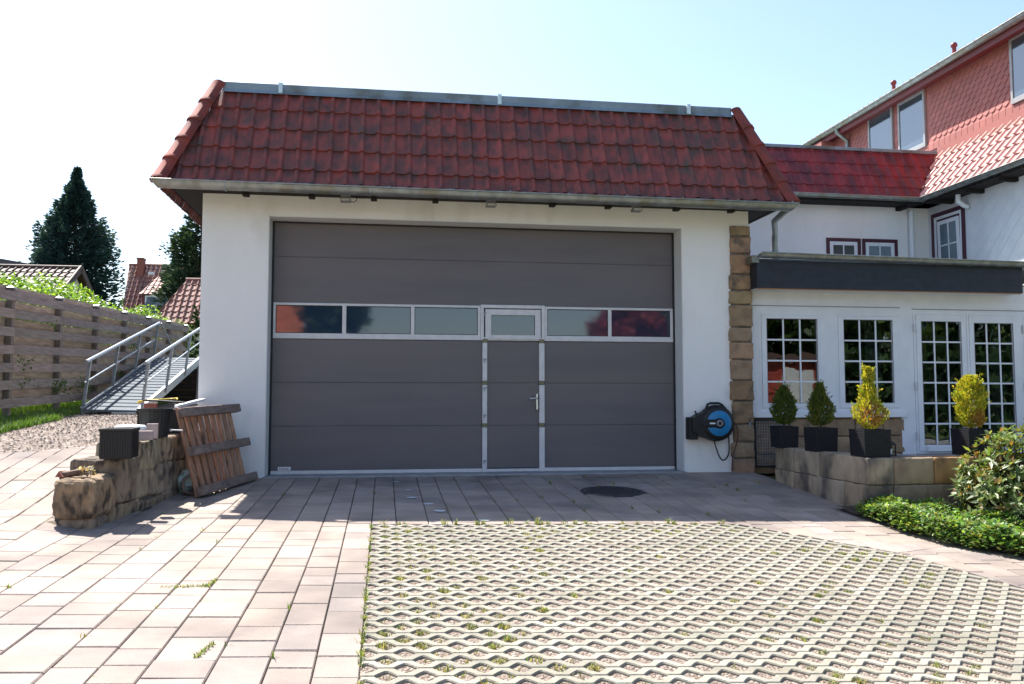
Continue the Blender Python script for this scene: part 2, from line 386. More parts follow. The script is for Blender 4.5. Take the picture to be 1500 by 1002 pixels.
# weeds
def blade(mb,p,h,w,az,lean,c):
    p=V(p);d=V((math.cos(az),math.sin(az),0));s_=V((-d.y,d.x,0))*w/2
    t1=p+V((0,0,h*.6))+d*lean*h*.35;t2=p+V((0,0,h))+d*lean*h
    mb.add([p-s_,p+s_,t1+s_*.8,t1-s_*.8,t2],[(0,1,2,3),(3,2,4)],c)
def tuft(mb,p,n,h,r,rr,cols):
    for _ in range(n):
        a=rr.random()*2*PI;q=V(p)+V((math.cos(a),math.sin(a),0))*rr.random()*r
        c=rr.choice(cols);b=rr.uniform(.7,1.3);blade(mb,q,h*rr.uniform(.5,1.2),.006,rr.random()*2*PI,rr.uniform(.2,1.1),(c[0]*b,c[1]*b,c[2]*b))
WG=[(.16,.22,.04),(.10,.18,.03),(.26,.26,.07),(.32,.28,.12),(.07,.14,.03)]
WG2=[(.20,.21,.06),(.26,.25,.09),(.33,.29,.14),(.14,.18,.05),(.30,.27,.12),(.10,.17,.04)]
wd=MB();rw=random.Random(11)
for hx,hy in holes:
    if hy<-9: continue
    nz=noise.noise(V((hx*.9,hy*.9,3)))
    pr=.13+.5*max(0,1-(hx-XB)/1.0)+(.40 if nz>.12 else 0)+(.3 if hy>-3.7 else 0)
    if rw.random()<pr: tuft(wd,(hx+rw.uniform(-.02,.02),hy+rw.uniform(-.012,.012),gz(hx,hy)-.02),rw.choice((7,10,16,24,44)),rw.uniform(.018,.042),.042,rw,WG2)
for hx in [XB+i*.05 for i in range(100)]:
    if rw.random()<.3 and hx<3.4: tuft(wd,(hx,-3.2+rw.uniform(-.01,.01),gz(hx,-3.2)-.01),rw.randint(8,26),rw.uniform(.03,.07),.03,rw,WG)
for i in range(60):
    yy=-3.2-rw.random()*4.5
    tuft(wd,(XB,yy,gz(XB,yy)-.015),rw.randint(4,16),rw.uniform(.02,.05),.02,rw,WG)
for i in range(70):
    e=rw.choice([q for q in edges if -5<q<4.6]);yy=rw.uniform(-7,-.6) if e<XB else rw.uniform(-3.1,-.3)
    if e<-2.2 and yy>-1.6: continue
    n0=rw.choice((4,8,14));tuft(wd,(e,yy,gz(e,yy)-.01),n0,rw.uniform(.02,.055),.025,rw,WG)
for (x0,y0,x1,y1) in ((-1.35,-5.35,-1.1,-5.3),(-1.1,-5.33,-1.06,-5.15),(-.88,-6.65,-.84,-6.45)):
    for i in range(14):
        t=i/13;tuft(wd,gpt(x0+(x1-x0)*t,y0+(y1-y0)*t,-.01),8,.027,.02,rw,WG)
tag(wd.build('weeds',K['leaf']),'small weeds and grass tufts growing in the paver joints and holes','weeds',None,'stuff')
sp=MB()
for (x,y,r_) in ((.30,-1.75,.05),(.46,-2.15,.055),(.55,-2.55,.06),(.93,-3.05,.05),(.28,-1.2,.04),(.15,-.55,.04)):
    p=[gpt(x+math.cos(a*PI/5)*r_*1.2*rw.uniform(.7,1.1),y+math.sin(a*PI/5)*r_*rw.uniform(.6,1.1),.008) for a in range(10)];sp.add(p,[tuple(range(10))])
struct('paint_spots',sp,mat('pale_spots',(.5,.52,.55),None,.8))
# lawn strip by the fence
lw=MB()
for i in range(9000):
    yy=rw.uniform(-1.6,12);xx=-5.45+ (rw.random()**1.5)*(.75 if yy<2.5 else .5)
    if yy<-.6 and xx>-5+.0: continue
    blade(lw,gpt(xx,yy,-.03),rw.uniform(.06,.16),.010,rw.random()*6.3,rw.uniform(.1,.8),rw.choice([(.07,.14,.025),(.05,.11,.02),(.11,.19,.04)]))
for i in range(9000):
    yy=rw.uniform(-1.2,2.4);xx=-5.0+rw.random()**2*.35
    blade(lw,gpt(xx,yy,-.02),rw.uniform(.05,.13),.010,rw.random()*6.3,rw.uniform(.1,.8),rw.choice([(.07,.14,.025),(.05,.11,.02),(.11,.19,.04)]))
for i in range(9000):
    yy=rw.uniform(1,14);xx=-5.62-rw.random()*.8
    blade(lw,gpt(xx,yy,-.03),rw.uniform(.06,.2),.014,rw.random()*6.3,rw.uniform(.1,.8),rw.choice([(.2,.32,.03),(.26,.34,.04),(.14,.26,.03)]))
tag(lw.build('grass',K['leaf']),'green grass growing along both sides of the fence foot','grass',None,'stuff')
# loose gravel stones
gl=MB()
for i in range(3800):
    yy=rw.uniform(-1.6,4.4);xx=rw.uniform(-5.1,-2.5)
    if yy< -1.60+(xx+5.3)*.47: continue
    r_=rw.uniform(.008,.02);p=gpt(xx,yy,0);b=rw.choice([(.27,.235,.205),(.18,.13,.11),(.09,.065,.055),(.34,.31,.275),(.14,.095,.08)])
    a=rw.random()*6;vs=[p+V((math.cos(a+k*1.57)*r_,math.sin(a+k*1.57)*r_*.7,0)) for k in range(4)]+[p+V((rw.uniform(-.3,.3)*r_,0,r_*.8))]
    gl.add(vs,[(0,1,4),(1,2,4),(2,3,4),(3,0,4)],b)
tag(gl.build('loose_gravel',mat('gravel_chip',(1,1,1),None,.9,tint=True)),'loose gravel chips lying on the path before the ramp','gravel',None,'stuff')
# manhole
mh=thing('manhole_cover',gpt(MH[0],MH[1]),'round dark cast iron manhole cover in the shaded paving','manhole cover')
m_=MB();zc=gz(MH[0],MH[1]);tl=M.Rotation(-R(3.0),3,'X')@M.Identity(3)
mxr=M.Rotation(math.atan(.058),3,'X')
m_.lathe((MH[0],MH[1],zc),[(.0,.006),(.30,.006),(.305,.0),(.305,-.03)],40,None,mxr);m_.build('cover_plate',K['iron'],mh)
m_=MB();m_.lathe((MH[0],MH[1],zc),[(.312,-.03),(.312,.004),(.36,.006),(.365,-.03)],40,None,mxr);m_.build('cover_frame',K['concrete'] if False else K['iron'],mh)
m_=MB()
for i in range(-6,7):
    for j in range(-6,7):
        if i*i+j*j<40 and (i+j)%2==0:
            m_.box(-.014,.014,-.014,.014,0,.006,None,0,M.Translation((MH[0]+i*.042,MH[1]+j*.042,zc+.006+j*.042*.058)))
m_.build('cover_studs',K['iron'],mh)
# ------------------------------------------------------------------ stone block
def stone(mb,o,ax,ay,az,rr,c,rough=.012,rad=.035,n=5):
    """rounded, noisy block: origin o, edge vectors ax ay az"""
    o=V(o);ax=V(ax);ay=V(ay);az=V(az);L=(ax.length,ay.length,az.length);U=(ax.normalized(),ay.normalized(),az.normalized());sd=rr.uniform(0,50)
    ns=[max(3,min(20,int(l/(.034 if rough>.0101 else .05))))for l in L]
    cen=V(L)/2;off={}
    vs=[];fs=[]
    def vert(p):
        k=(round(p.x,4),round(p.y,4),round(p.z,4))
        if k in off: return off[k]
        q=p-cen;r_=min(rad,min(L)*.45);inn=V([max(-(cen[i]-r_),min(cen[i]-r_,q[i])) for i in range(3)]);d=q-inn
        if d.length>1e-6: q=inn+d.normalized()*min(r_,d.length if d.length<r_ else r_)
        nn=noise.noise_vector((q+V((sd,sd*.7,0)))*7)*rough+noise.noise_vector((q+V((0,sd,3)))*26)*rough*.6
        q=q+nn+cen
        off[k]=len(vs);vs.append(o+U[0]*q.x+U[1]*q.y+U[2]*q.z);return off[k]
    for a,b,w in((0,1,2),(1,2,0),(2,0,1)):
        for side in(0,1):
            for i in range(ns[a]):
                for j in range(ns[b]):
                    qs=[]
                    for u,t in((0,0),(1,0),(1,1),(0,1)):
                        p=[0,0,0];p[a]=L[a]*(i+u)/ns[a];p[b]=L[b]*(j+t)/ns[b];p[w]=L[w]*side
                        # pull grid towards edges for crisp rounding
                        for ax_ in(a,b):
                            n_=ns[ax_];f=p[ax_]/L[ax_]
                            if abs(f-1/n_)<1e-4 : p[ax_]=min(p[ax_],rad)
                            if abs(f-(n_-1)/n_)<1e-4: p[ax_]=max(p[ax_],L[ax_]-rad)
                        qs.append(vert(V(p)))
                    fs.append(tuple(qs) if side else tuple(qs[::-1]))
    mb.add(vs,fs,c,rough<=.0101)
# ------------------------------------------------------------------ roof tiles
PF=[(0,0),(.10,0),(.55,0),(.64,.25),(.74,.85),(.82,1),(.90,.85),(1.0,.1)]
def tiles(mb,P0,U,Vv,W,L,pw=.195,rl=.295,amp=.03,lip=.022,lb=None,rb=None,rr=rnd,pf=PF,var=.14,t_off=0.):
    P0=V(P0);U=V(U).normalized();Vv=V(Vv).normalized();N=U.cross(Vv)
    if N.z<0:N=-N
    lb=lb or(lambda t:0);rb=rb or(lambda t:W)
    nr=math.ceil((L+t_off)/rl)
    for i in range(nr):
        a=max(0,i*rl-t_off);b=min(L,(i+1)*rl-t_off+.01)
        for j in range(int(W/pw)+1):
            u0=j*pw
            if u0+pw<lb(a) and u0+pw<lb(b) or u0>rb(a) and u0>rb(b): continue
            da=rr.uniform(-.005,.005);dh=rr.uniform(-.002,.003);c=gcol(var,rr,.05);vs=[]
            for t,h in((a+da,lip+dh),(b,0.004)):
                for f,z in pf:
                    u=min(max(u0+f*pw,lb(t)),rb(t));vs.append(P0+U*u+Vv*t+N*(h+z*amp))
            n=len(pf)
            for f,z in pf:
                u=min(max(u0+f*pw,lb(a)),rb(a));vs.append(P0+U*u+Vv*(a+da)+N*(z*amp+dh-.008))
            fs=[(k,k+1,n+k+1,n+k) for k in range(n-1)]
            mb.add(vs[:2*n],fs,c,False)
            mb.add(vs[:n]+vs[2*n:],[(n+k,n+k+1,k+1,k) for k in range(n-1)],tuple(q*1.12 for q in c),False)
def gutter(mb,A,B,out,r=.07,capA=True,capB=True,slant=0.):
    A=V(A);B=V(B);out=V(out).normalized();d=(B-A).normalized();n=10;vs=[];ring=[]
    for rr_ in(r,r-.006):
        for e,Pp in enumerate((A,B)):
            for k in range(n+1):
                a=PI+PI*k/n;z=math.sin(a)*rr_;o=out*(math.cos(a)*rr_)
                sh=d*(-z*slant if e==0 else z*slant)
                vs.append(Pp+o+V((0,0,z))+sh)
    m=n+1;fs=[]
    for k in range(n):
        fs.append((k,k+1,m+k+1,m+k));fs.append((2*m+k,3*m+k,3*m+k+1,2*m+k+1))
    mb.add(vs,fs,None,True)
    mb.add([vs[0],vs[m],vs[3*m],vs[2*m]],[(0,1,2,3)]);mb.add([vs[n],vs[m+n],vs[3*m+n],vs[2*m+n]],[(0,3,2,1)])
    mb.add(vs[:m],[tuple(range(m))]);mb.add(vs[m:2*m],[tuple(range(m))])
    mb.tube([A+out*(r+.004)+V((0,0,.004)),B+out*(r+.004)+V((0,0,.004))],.011,8)
def hips(mb,A,B,n,r0,rr):
    A=V(A);B=V(B);d=(B-A);L=d.length;d.normalize();up=V((0,0,1));sx=d.cross(up).normalized();nn=sx.cross(d).normalized()
    for i in range(n):
        a=A+d*L*i/n-d*.02;b=A+d*L*(i+1)/n+d*.03;c=gcol(.12,rr);vs=[]
        for p,r,h in((a,r0*1.05,.006),(a+d*.045,r0*1.05,.006),(a+d*.05,r0,.0),(b,r0*.95,-.004)):
            for k in range(11):
                t=PI*k/10;vs.append(p+sx*math.cos(t)*r+nn*(math.sin(t)*r*.8+h-.02))
        fs=[(q*11+k,q*11+k+1,(q+1)*11+k+1,(q+1)*11+k) for q in range(3) for k in range(10)]
        mb.add(vs,fs,c,True)
        vs2=[a+sx*math.cos(PI*k/10)*r0*1.05+nn*(math.sin(PI*k/10)*r0*.84-.014) for k in range(11)]
        mb.add(vs2,[tuple(range(11))],c)
def frame(mb,x0,x1,z0,z1,w,y0,y1,wb=None,c=None):
    wb=wb or w
    mb.box(x0,x0+w,y0,y1,z0,z1,c,.003);mb.box(x1-w,x1,y0,y1,z0,z1,c,.003)
    mb.box(x0+w,x1-w,y0,y1,z1-w,z1,c,.003);mb.box(x0+w,x1-w,y0,y1,z0,z0+wb,c,.003)
# ================================================================== GARAGE
G=thing('garage_building',(1.3,0,0),'white rendered garage with red mansard tile roof and wide grey sectional door','garage')
XL,XR=-2.27,4.64;OX0,OX1=-1.462,3.972;OZ=3.292;ZE=3.62
w=MB()
# front wall pieces around the opening, one connected face set with thickness
def wallface(mb,x0,x1,z0,z1,y0,y1): mb.box(x0,x1,y0,y1,z0,z1)
w.box(XL,OX0,0,.36,-.12,ZE);w.box(OX1,4.93,0,.36,-.12,ZE);w.box(OX0,OX1,0,.36,OZ,ZE)
w.box(XL,XL+.3,.36,9,-.12,ZE);w.box(4.63,4.93,.36,9,-.12,ZE);w.box(XL+.3,4.63,8.7,9,-.12,ZE)
w.build('wall',K['render'],G)
w=MB();w.box(OX0+.001,OX0+.008,.004,.35,.03,OZ-.008);w.box(OX1-.008,OX1-.001,.004,.35,.03,OZ-.008);w.box(OX0+.008,OX1-.008,.004,.35,OZ-.009,OZ-.001);w.each('door_reveal',K['reveal'],G)
w=MB();w.box(OX0-.02,OX1+.02,-.03,.40,-.05,.012,None,.004);w.build('threshold',K['concrete'],G)
# quoin pillar
w=MB();z=-.06;rq=random.Random(21);w2=MB()
w2.box(4.66,4.945,-.012,.1,-.1,3.34);w2.build('mortar',K['mortar'],G)
while z<3.3:
    h=min(rq.choice((.2,.24,.28,.31,.22)),3.35-z);l=4.64+rq.uniform(-.022,.02);r_=4.95+rq.uniform(-.012,.01)
    if 3.35-z-h<.12: h=3.35-z
    stone(w,(l,-.045,z+.008),(r_-l,0,0),(0,.15,0),(0,0,h-.018),rq,gcol(.22,rq,.08),.014,.02);z+=h
w.build('stone_quoin',K['quoin'],G)
# soffit and rafters
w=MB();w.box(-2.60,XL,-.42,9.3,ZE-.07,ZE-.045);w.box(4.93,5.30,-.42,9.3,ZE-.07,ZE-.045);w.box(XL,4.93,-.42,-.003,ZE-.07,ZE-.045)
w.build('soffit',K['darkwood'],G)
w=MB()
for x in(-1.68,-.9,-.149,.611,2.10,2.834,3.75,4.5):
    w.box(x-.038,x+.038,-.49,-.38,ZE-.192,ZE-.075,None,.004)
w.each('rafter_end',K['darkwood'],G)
# roof frustum
EF=-.50;ex0,ex1=-2.62,5.27;zt=4.93;tx0,tx1=-2.10,4.80;ty=.15;ze=3.57
sl=V((0,ty-EF,zt-ze));SL=sl.length
w=MB()
def lbf(t): return (tx0-ex0)*t/SL
def rbf(t): return (ex1-ex0)-(ex1-tx1)*t/SL
tiles(w,(ex0,EF,ze),(1,0,0),sl,ex1-ex0,SL,.196,.322,.032,.026,lbf,rbf,random.Random(2),t_off=.10)
# left and right slopes
slL=V((tx0-ex0,0,zt-ze))
SLL=slL.length;KH=(ty-EF)/SLL
tiles(w,V((ex0,9.3,ze))-slL.normalized()*.10,(0,-1,0),slL,9.3-EF,SLL+.1,.196,.322,.014,.022,lambda t:0,lambda t:(9.3-EF)-KH*max(t-.1,0)-.11,random.Random(4),t_off=.1)
slR=V((tx1-ex1,0,zt-ze));SLR=slR.length
tiles(w,(ex1,EF,ze),(0,1,0),slR,9.3-EF,SLR,.196,.322,.014,.018,lambda t:(ty-EF)/SLR*t+.11,lambda t:9.3-EF,random.Random(4),t_off=.1)
w.build('roof_tiles',K['tile'],G)
w=MB() # boarding under the tiles and flat top
w.add([(ex0+.02,EF+.03,ze-.03),(ex1-.02,EF+.03,ze-.03),(tx1,ty+.03,zt-.02),(tx0,ty+.03,zt-.02)],[(0,1,2,3)])
w.add([(ex0+.03,9.3,ze-.03),(ex0+.03,EF+.02,ze-.03),(tx0+.02,ty,zt-.02),(tx0+.02,9.3,zt-.02)],[(0,1,2,3)])
w.add([(ex1-.03,9.3,ze-.03),(ex1-.03,EF+.02,ze-.03),(tx1-.02,ty,zt-.02),(tx1-.02,9.3,zt-.02)],[(3,2,1,0)])
w.box(tx0,tx1,ty+.02,9.3,zt-.05,zt-.0);w.box(-2.3,4.9,9.0,9.3,ze-.1,zt-.06)
w.build('roof_boarding',K['darkwood'],G)
w=MB();hips(w,(ex0-.055,EF-.03,ze+.0),(tx0-.05,ty-.02,zt+.06),5,.115,random.Random(5));w.build('hip_ridge',K['hip'],G);w=MB();hips(w,(ex1+.055,EF-.03,ze+.0),(tx1+.05,ty-.02,zt+.06),5,.115,random.Random(6));w.build('hip_ridge',K['hip'],G)
w=MB();w.box(tx0+.02,tx1-.04,ty-.045,ty+.25,zt-.005,zt+.108,None,.006)
w.add([(tx0+.02,ty-.07,zt-.035),(tx1-.04,ty-.07,zt-.035),(tx1-.04,ty-.043,zt+.02),(tx0+.02,ty-.043,zt+.02)],[(0,1,2,3)])
w.box(tx0,tx1,ty+.25,9.3,zt+.0,zt+.06);w.build('ridge_flashing',K['cap'],G)
w=MB()
for x in(-1.36,1.49,4.13): w.box(x-.025,x+.025,ty-.076,ty+.2,zt-.02,zt+.118,None,.002)
w.each('flashing_joint',K['clip'],G)
w=MB();GZ=3.545;gutter(w,(-2.74,-.575,GZ),(5.345,-.575,GZ-.02),(0,-1,0),.085,slant=.9)
for x in [-2.2+i*.745 for i in range(11)]: w.box(x-.012,x+.012,-.668,-.5,GZ-.0,GZ+.012)
w.build('gutter',K['zinc'],G)
w=MB()
for x in (-1.9,-.2,1.1,2.9,4.3):
    ps=[(x,-.575+math.cos(PI+PI*k/10)*.0885,GZ-.008+math.sin(PI+PI*k/10)*.0885) for k in range(11)]
    for a,b in zip(ps,ps[1:]): w.add([a,b,(b[0]+.02,b[1],b[2]),(a[0]+.02,a[1],a[2])],[(0,1,2,3)])
w.each('gutter_seam',K['galv'],G,10)
w=MB();w.tube([(5.30,-.4,3.5),(5.36,.1,3.45),(5.56,.5,3.4),(5.6,.6,3.3),(5.6,.6,2.93)],.042,12);w.tube([(5.6,.6,3.10),(5.6,.6,3.13)],.05,12);w.build('downpipe',K['zinc'],G)
# --- sectional door
YD=.30
D=MB()
jz=[.03,.627,1.191,1.752,2.218,2.823,3.40]
def panel(x0,x1,z0,z1,y=YD+.004):
    D.box(x0,x1,y,y+.04,z0+.0006,z1-.0006,None,.004)
for i in(4,5): panel(OX0-.02,OX1+.02,jz[i],jz[i+1])
for i in(0,1,2):
    z0=max(jz[i],.062)
    panel(OX0-.02,1.289,z0,jz[i+1]);panel(1.353,2.055,z0,jz[i+1]);panel(2.129,OX1+.02,z0,jz[i+1])
gd=D.build('sectional_door',K['door'],G)
w=MB();w.box(OX0-.02,OX1+.02,YD+.036,YD+.06,.02,3.40);w.build('panel_backing',K['groove'],gd)
w=MB();w.box(OX0+.009,OX0+.035,YD-.01,YD+.04,.03,3.28);w.box(OX1-.035,OX1-.009,YD-.01,YD+.04,.03,3.28);w.box(OX0+.036,OX1-.036,YD-.01,YD+.03,3.262,3.282);w.each('side_seal',K['rubber'],gd)
w=MB();w.box(OX0+.036,1.289,YD-.012,YD+.03,.014,.06,None,.004);w.box(2.129,OX1-.036,YD-.012,YD+.03,.014,.06,None,.004);w.box(1.353,2.055,YD-.010,YD+.03,.014,.052,None,.004);w.each('bottom_rail',K['alu'],gd)
# window strip
st=MB();zb,zT=1.756,2.222;pz0,pz1=1.828,2.190
cols=[(-1.394,-.551),(-.499,.337),(.387,1.225)];cols2=[(2.17,3.014),(3.063,3.897)]
ya,yb=YD-.012,YD+.035
xs_=[OX0+.036]+[q for c_ in cols for q in c_]+[1.262]
st.box(xs_[0],1.262,ya,yb,pz1,zT,None,.004);st.box(xs_[0],1.262,ya,yb,zb,pz0,None,.004)
for a,b in((xs_[0],-1.394),(-.551,-.499),(.337,.387),(1.225,1.262)): st.box(a,b,ya+.001,yb,pz0,pz1,None,.003)
st.box(2.135,OX1-.036,ya,yb,pz1,zT,None,.004);st.box(2.135,OX1-.036,ya,yb,zb,pz0,None,.004)
for a,b in((2.135,2.17),(3.014,3.063),(3.897,OX1-.036)): st.box(a,b,ya+.001,yb,pz0,pz1,None,.003)
st.build('window_strip_frame',K['alu'],gd)
for a,b in cols+cols2:
    w=MB();w.box(a,b,YD+.008,YD+.02,pz0,pz1);w.build('window_pane',K['acryl'],gd)
    w=MB();frame(w,a,b,pz0,pz1,.008,YD+.000,YD+.010);w.build('pane_gasket',K['rubber'],gd)
# wicket
w=MB();frame(w,1.263,2.134,zb,2.235,.045,YD-.022,YD+.03)
frame(w,1.325,2.075,1.775,2.175,.078,YD-.034,YD+.02,.055)
w.build('wicket_frame',K['alu'],gd)
w=MB();w.box(1.402,1.99,YD+.0,YD+.012,1.828,2.10);w.build('wicket_pane',K['acryl'],gd)
w=MB()
for a,b in((1.289,1.353),(2.055,2.129)):
    for z0,z1 in((.012,.60),(.654,1.164),(1.218,1.725)): w.box(a,b,YD-.022,YD+.03,z0,z1,None,.004)
w.each('wicket_jamb',K['alu'],gd)
w=MB()
for a in(1.289,2.055):
    for zc in(.627,1.191,1.752): w.box(a-.001,a+.068,YD-.026,YD+.02,zc-.026,zc+.026,None,.003)
w.each('joint_block',K['olive'],gd)
w=MB()
for zc in(2.12,1.50,1.12,.76,.16):
    w.box(1.30,1.345,YD-.038,YD-.018,zc-.004,zc+.012);w.tube([(1.312,YD-.036,zc-.035),(1.312,YD-.036,zc+.012)],.008,8)
w.each('hinge',K['galv'],gd,4)
w=MB();w.box(2.008,2.036,YD-.045,YD-.026+.03,.83,1.05,None,.006);w.tube([(2.022,YD-.04,.985),(2.022,YD-.085,.985),(1.99,YD-.09,.985),(1.915,YD-.088,.982)],.011,10);w.tube([(2.022,YD-.06,.875),(2.022,YD-.04,.875)],.012,12);w.build('door_handle',K['chrome'],gd)
w=MB();w.box(-1.335,-1.175,YD-.003,YD+.003,.064,.110);stk=w.build('maker_sticker',K['white'],gd)
w=MB();x=-1.315
for ww,hh in((.014,.026),(.012,.018),(.016,.018),(.010,.022),(.014,.018),(.016,.018),(.010,.018)):
    w.box(x,x+ww*.35,YD-.005,YD-.0035,.074,.074+hh);w.box(x+ww*.35,x+ww*.85,YD-.005,YD-.0035,.074,.079);w.box(x+ww*.35,x+ww*.85,YD-.005,YD-.0035,.086,.091);x+=.0175
w.build('sticker_lettering',K['red'],stk)
# floodlights under the eave
for i,(x,lab) in enumerate(((-.50,'leftmost small floodlight under the garage gutter, with a looped cable'),(1.325,'middle small floodlight hanging under the garage gutter'),(3.248,'rightmost small floodlight under the garage gutter, nearest the stone quoin'))):
    f=thing('floodlight',(x,-.28,3.55),lab,'lamp','floodlights under the garage eave')
    w=MB();w.box(x-.06,x+.06,-.36,-.27,3.492,3.512,None,.004);w.box(x-.065,x+.065,-.375,-.26,3.425,3.462,None,.006);w.box(x-.058,x-.05,-.33,-.30,3.46,3.495);w.box(x+.05,x+.058,-.33,-.30,3.46,3.495);w.tube([(x,-.3,3.51),(x,-.3,3.55)],.012,8);w.build('housing',K['greypl'],f)
    w=MB();w.box(x-.05,x+.05,-.381,-.376,3.43,3.457);w.build('lens',K['lamp'],f)
    if i==0:
        w=MB();w.tube([(x+.06,-.30,3.44),(x+.10,-.29,3.43),(x+.135,-.28,3.46),(x+.14,-.27,3.52),(x+.12,-.26,3.56)],.005,6);w.build('cable',K['rubber'],f)
# ================================================================== HOSE REEL
HX,HZ=4.375,.655
h=thing('hose_reel',(HX,-.15,HZ),'blue and black wall mounted garden hose reel beside the stone quoin','hose reel')
mxy=M.Rotation(PI/2,3,'X')   # lathe axis z -> -y
w=MB();w.lathe((HX,-.10,HZ),[(0,-.09),(.20,-.09),(.235,-.06),(.245,0),(.235,.06),(.215,.10),(.19,.115),(0,.115)],40,None,mxy)
w.prism([(HX-.26,-.20,HZ+.12),(HX-.36,-.20,HZ+.06),(HX-.36,-.20,HZ-.10),(HX-.24,-.20,HZ-.17),(HX-.05,-.20,HZ-.235),(HX-.05,-.20,HZ+.2)],(0,.17,0))
w.build('drum_housing',K['blackpl'],h)
w=MB();w.lathe((HX+.005,-.10,HZ),[(.07,.117),(.165,.117),(.172,.112),(.172,.10)],40,None,mxy);w.build('blue_disc',K['blue'],h)
w=MB();w.box(HX-.21,HX+.035,-.235,-.21,HZ-.052,HZ+.052,None,.012);w.lathe((HX+.02,-.21,HZ),[(0,.026),(.05,.026),(.058,.018),(.058,0)],28,None,mxy);w.build('centre_bar',K['blackpl'],h)
w=MB();w.lathe((HX+.005,-.236,HZ),[(.022,.006),(.040,.010),(.046,.003),(.046,-.004)],28,None,mxy);w.build('hub_ring',K['greypl'],h)
w=MB();w.box(HX-.135,HX-.06,-.2375,-.2352,HZ-.009,HZ+.011);w.build('logo_bar',K['white'],h)
w=MB();ps=[(HX-.15,-.13,HZ+.17),(HX-.12,-.13,HZ+.25),(HX-.08,-.13,HZ+.265),(HX+.03,-.13,HZ+.265),(HX+.07,-.13,HZ+.25),(HX+.13,-.13,HZ+.19)];w.tube(ps,.017,10);w.box(HX-.12,HX+.10,-.16,-.10,HZ+.17,HZ+.225,None,.02);w.build('carry_handle',K['blackpl'],h)
w=MB();w.box(3.99,4.105,-.17,-.002,.44,.735,None,.008);w.box(4.10,4.16,-.15,-.05,.50,.72,None,.01);w.tube([(4.115,-.1,.72),(4.10,-.1,.80),(4.085,-.1,.815)],.012,8);w.build('wall_bracket',K['blackpl'],h)
def curve(pts,n=6):
    P=[V(p) for p in pts];out=[]
    for i in range(len(P)-1):
        p0=P[max(i-1,0)];p1=P[i];p2=P[i+1];p3=P[min(i+2,len(P)-1)]
        for k in range(n):
            t=k/n;out.append(.5*((2*p1)+(p2-p0)*t+(2*p0-5*p1+4*p2-p3)*t*t+(3*p1-p0-3*p2+p3)*t**3))
    out.append(P[-1]);return out
w=MB();w.tube(curve([(4.34,-.1,.46),(4.36,-.12,.36),(4.40,-.12,.24),(4.46,-.1,.165),(4.53,-.08,.19),(4.57,-.07,.29),(4.57,-.06,.50)]),.010,8);w.build('outlet_hose',K['hose'],h)
w=MB();w.tube(curve([(4.58,-.16,.70),(4.64,-.16,.62),(4.665,-.15,.52),(4.65,-.13,.38),(4.61,-.10,.22),(4.60,-.08,.02)]),.010,8);w.build('supply_hose',K['brownhose'],h)
# tap on the quoin
tp=thing('wall_tap',(4.86,-.06,.70),'small dark garden tap on the stone quoin beside the wire grille','tap')
w=MB();w.tube([(4.86,-.04,.66),(4.86,-.10,.66),(4.84,-.14,.645),(4.83,-.145,.61)],.013,8);w.build('spout',K['greypl'],tp)
w=MB();w.tube([(4.86,-.09,.66),(4.86,-.09,.70)],.008,6);w.beam((4.84,-.09,.705),(4.89,-.09,.725),.012,.008);w.build('tap_handle',K['hose'],tp)
# ================================================================== ANNEX
A=thing('glazed_annex',(7.1,.1,0),'white sun room with glazing bars and a flat roof edged in dark slate','sun room')
YA=.10
w=MB()
w.box(4.96,9.35,YA,YA+.2,2.10 if False else 2.17,2.60);w.box(4.955,5.10,YA,YA+.2,.81,2.17);w.box(6.02,6.235,YA,YA+.2,.81,2.17);w.box(7.20,7.415,YA,YA+.2,.2,2.17);w.box(9.15,9.35,YA,YA+.2,.1,2.17);w.box(9.15,9.35,YA+.2,3.8,.1,2.6);w.box(4.945,5.0,YA+.2,3.8,0,2.6)
w.box(5.10,6.02,YA,YA+.2,.81,.815);
w.build('wall',K['upvc'],A)
w=MB();w.box(4.95,7.26,YA-.05,YA+.2,.72,.80,None,.006);w.box(4.96,7.24,YA-.02,YA+.1,.80,.822);w.build('window_sill',K['upvc'],A)
w=MB();w.box(4.965,7.22,YA-.012,YA+.001,2.262,2.270);w.box(7.40,9.2,YA-.012,YA+.001,2.245,2.253);w.build('trim_line',K['greypl'],A)
w=MB();rs_=random.Random(8);x=4.98
while x<7.2:
    l=rs_.choice((.42,.55,.7));l=min(l,7.25-x)
    if 7.25-x-l<.15:l=7.25-x
    z=-.05
    for hh in(.27,.24,.25): stone(w,(x+.006,YA+.0,z+.005),(l-.012,0,0),(0,.2,0),(0,0,hh-.01),rs_,gcol(.15,rs_,.06),.008,.02);z+=hh
    x+=l
w.build('stone_base',K['quoin'],A)
w=MB();w.box(4.99,7.24,YA+.03,YA+.19,-.05,.72);w.build('mortar',K['mortar'],A)
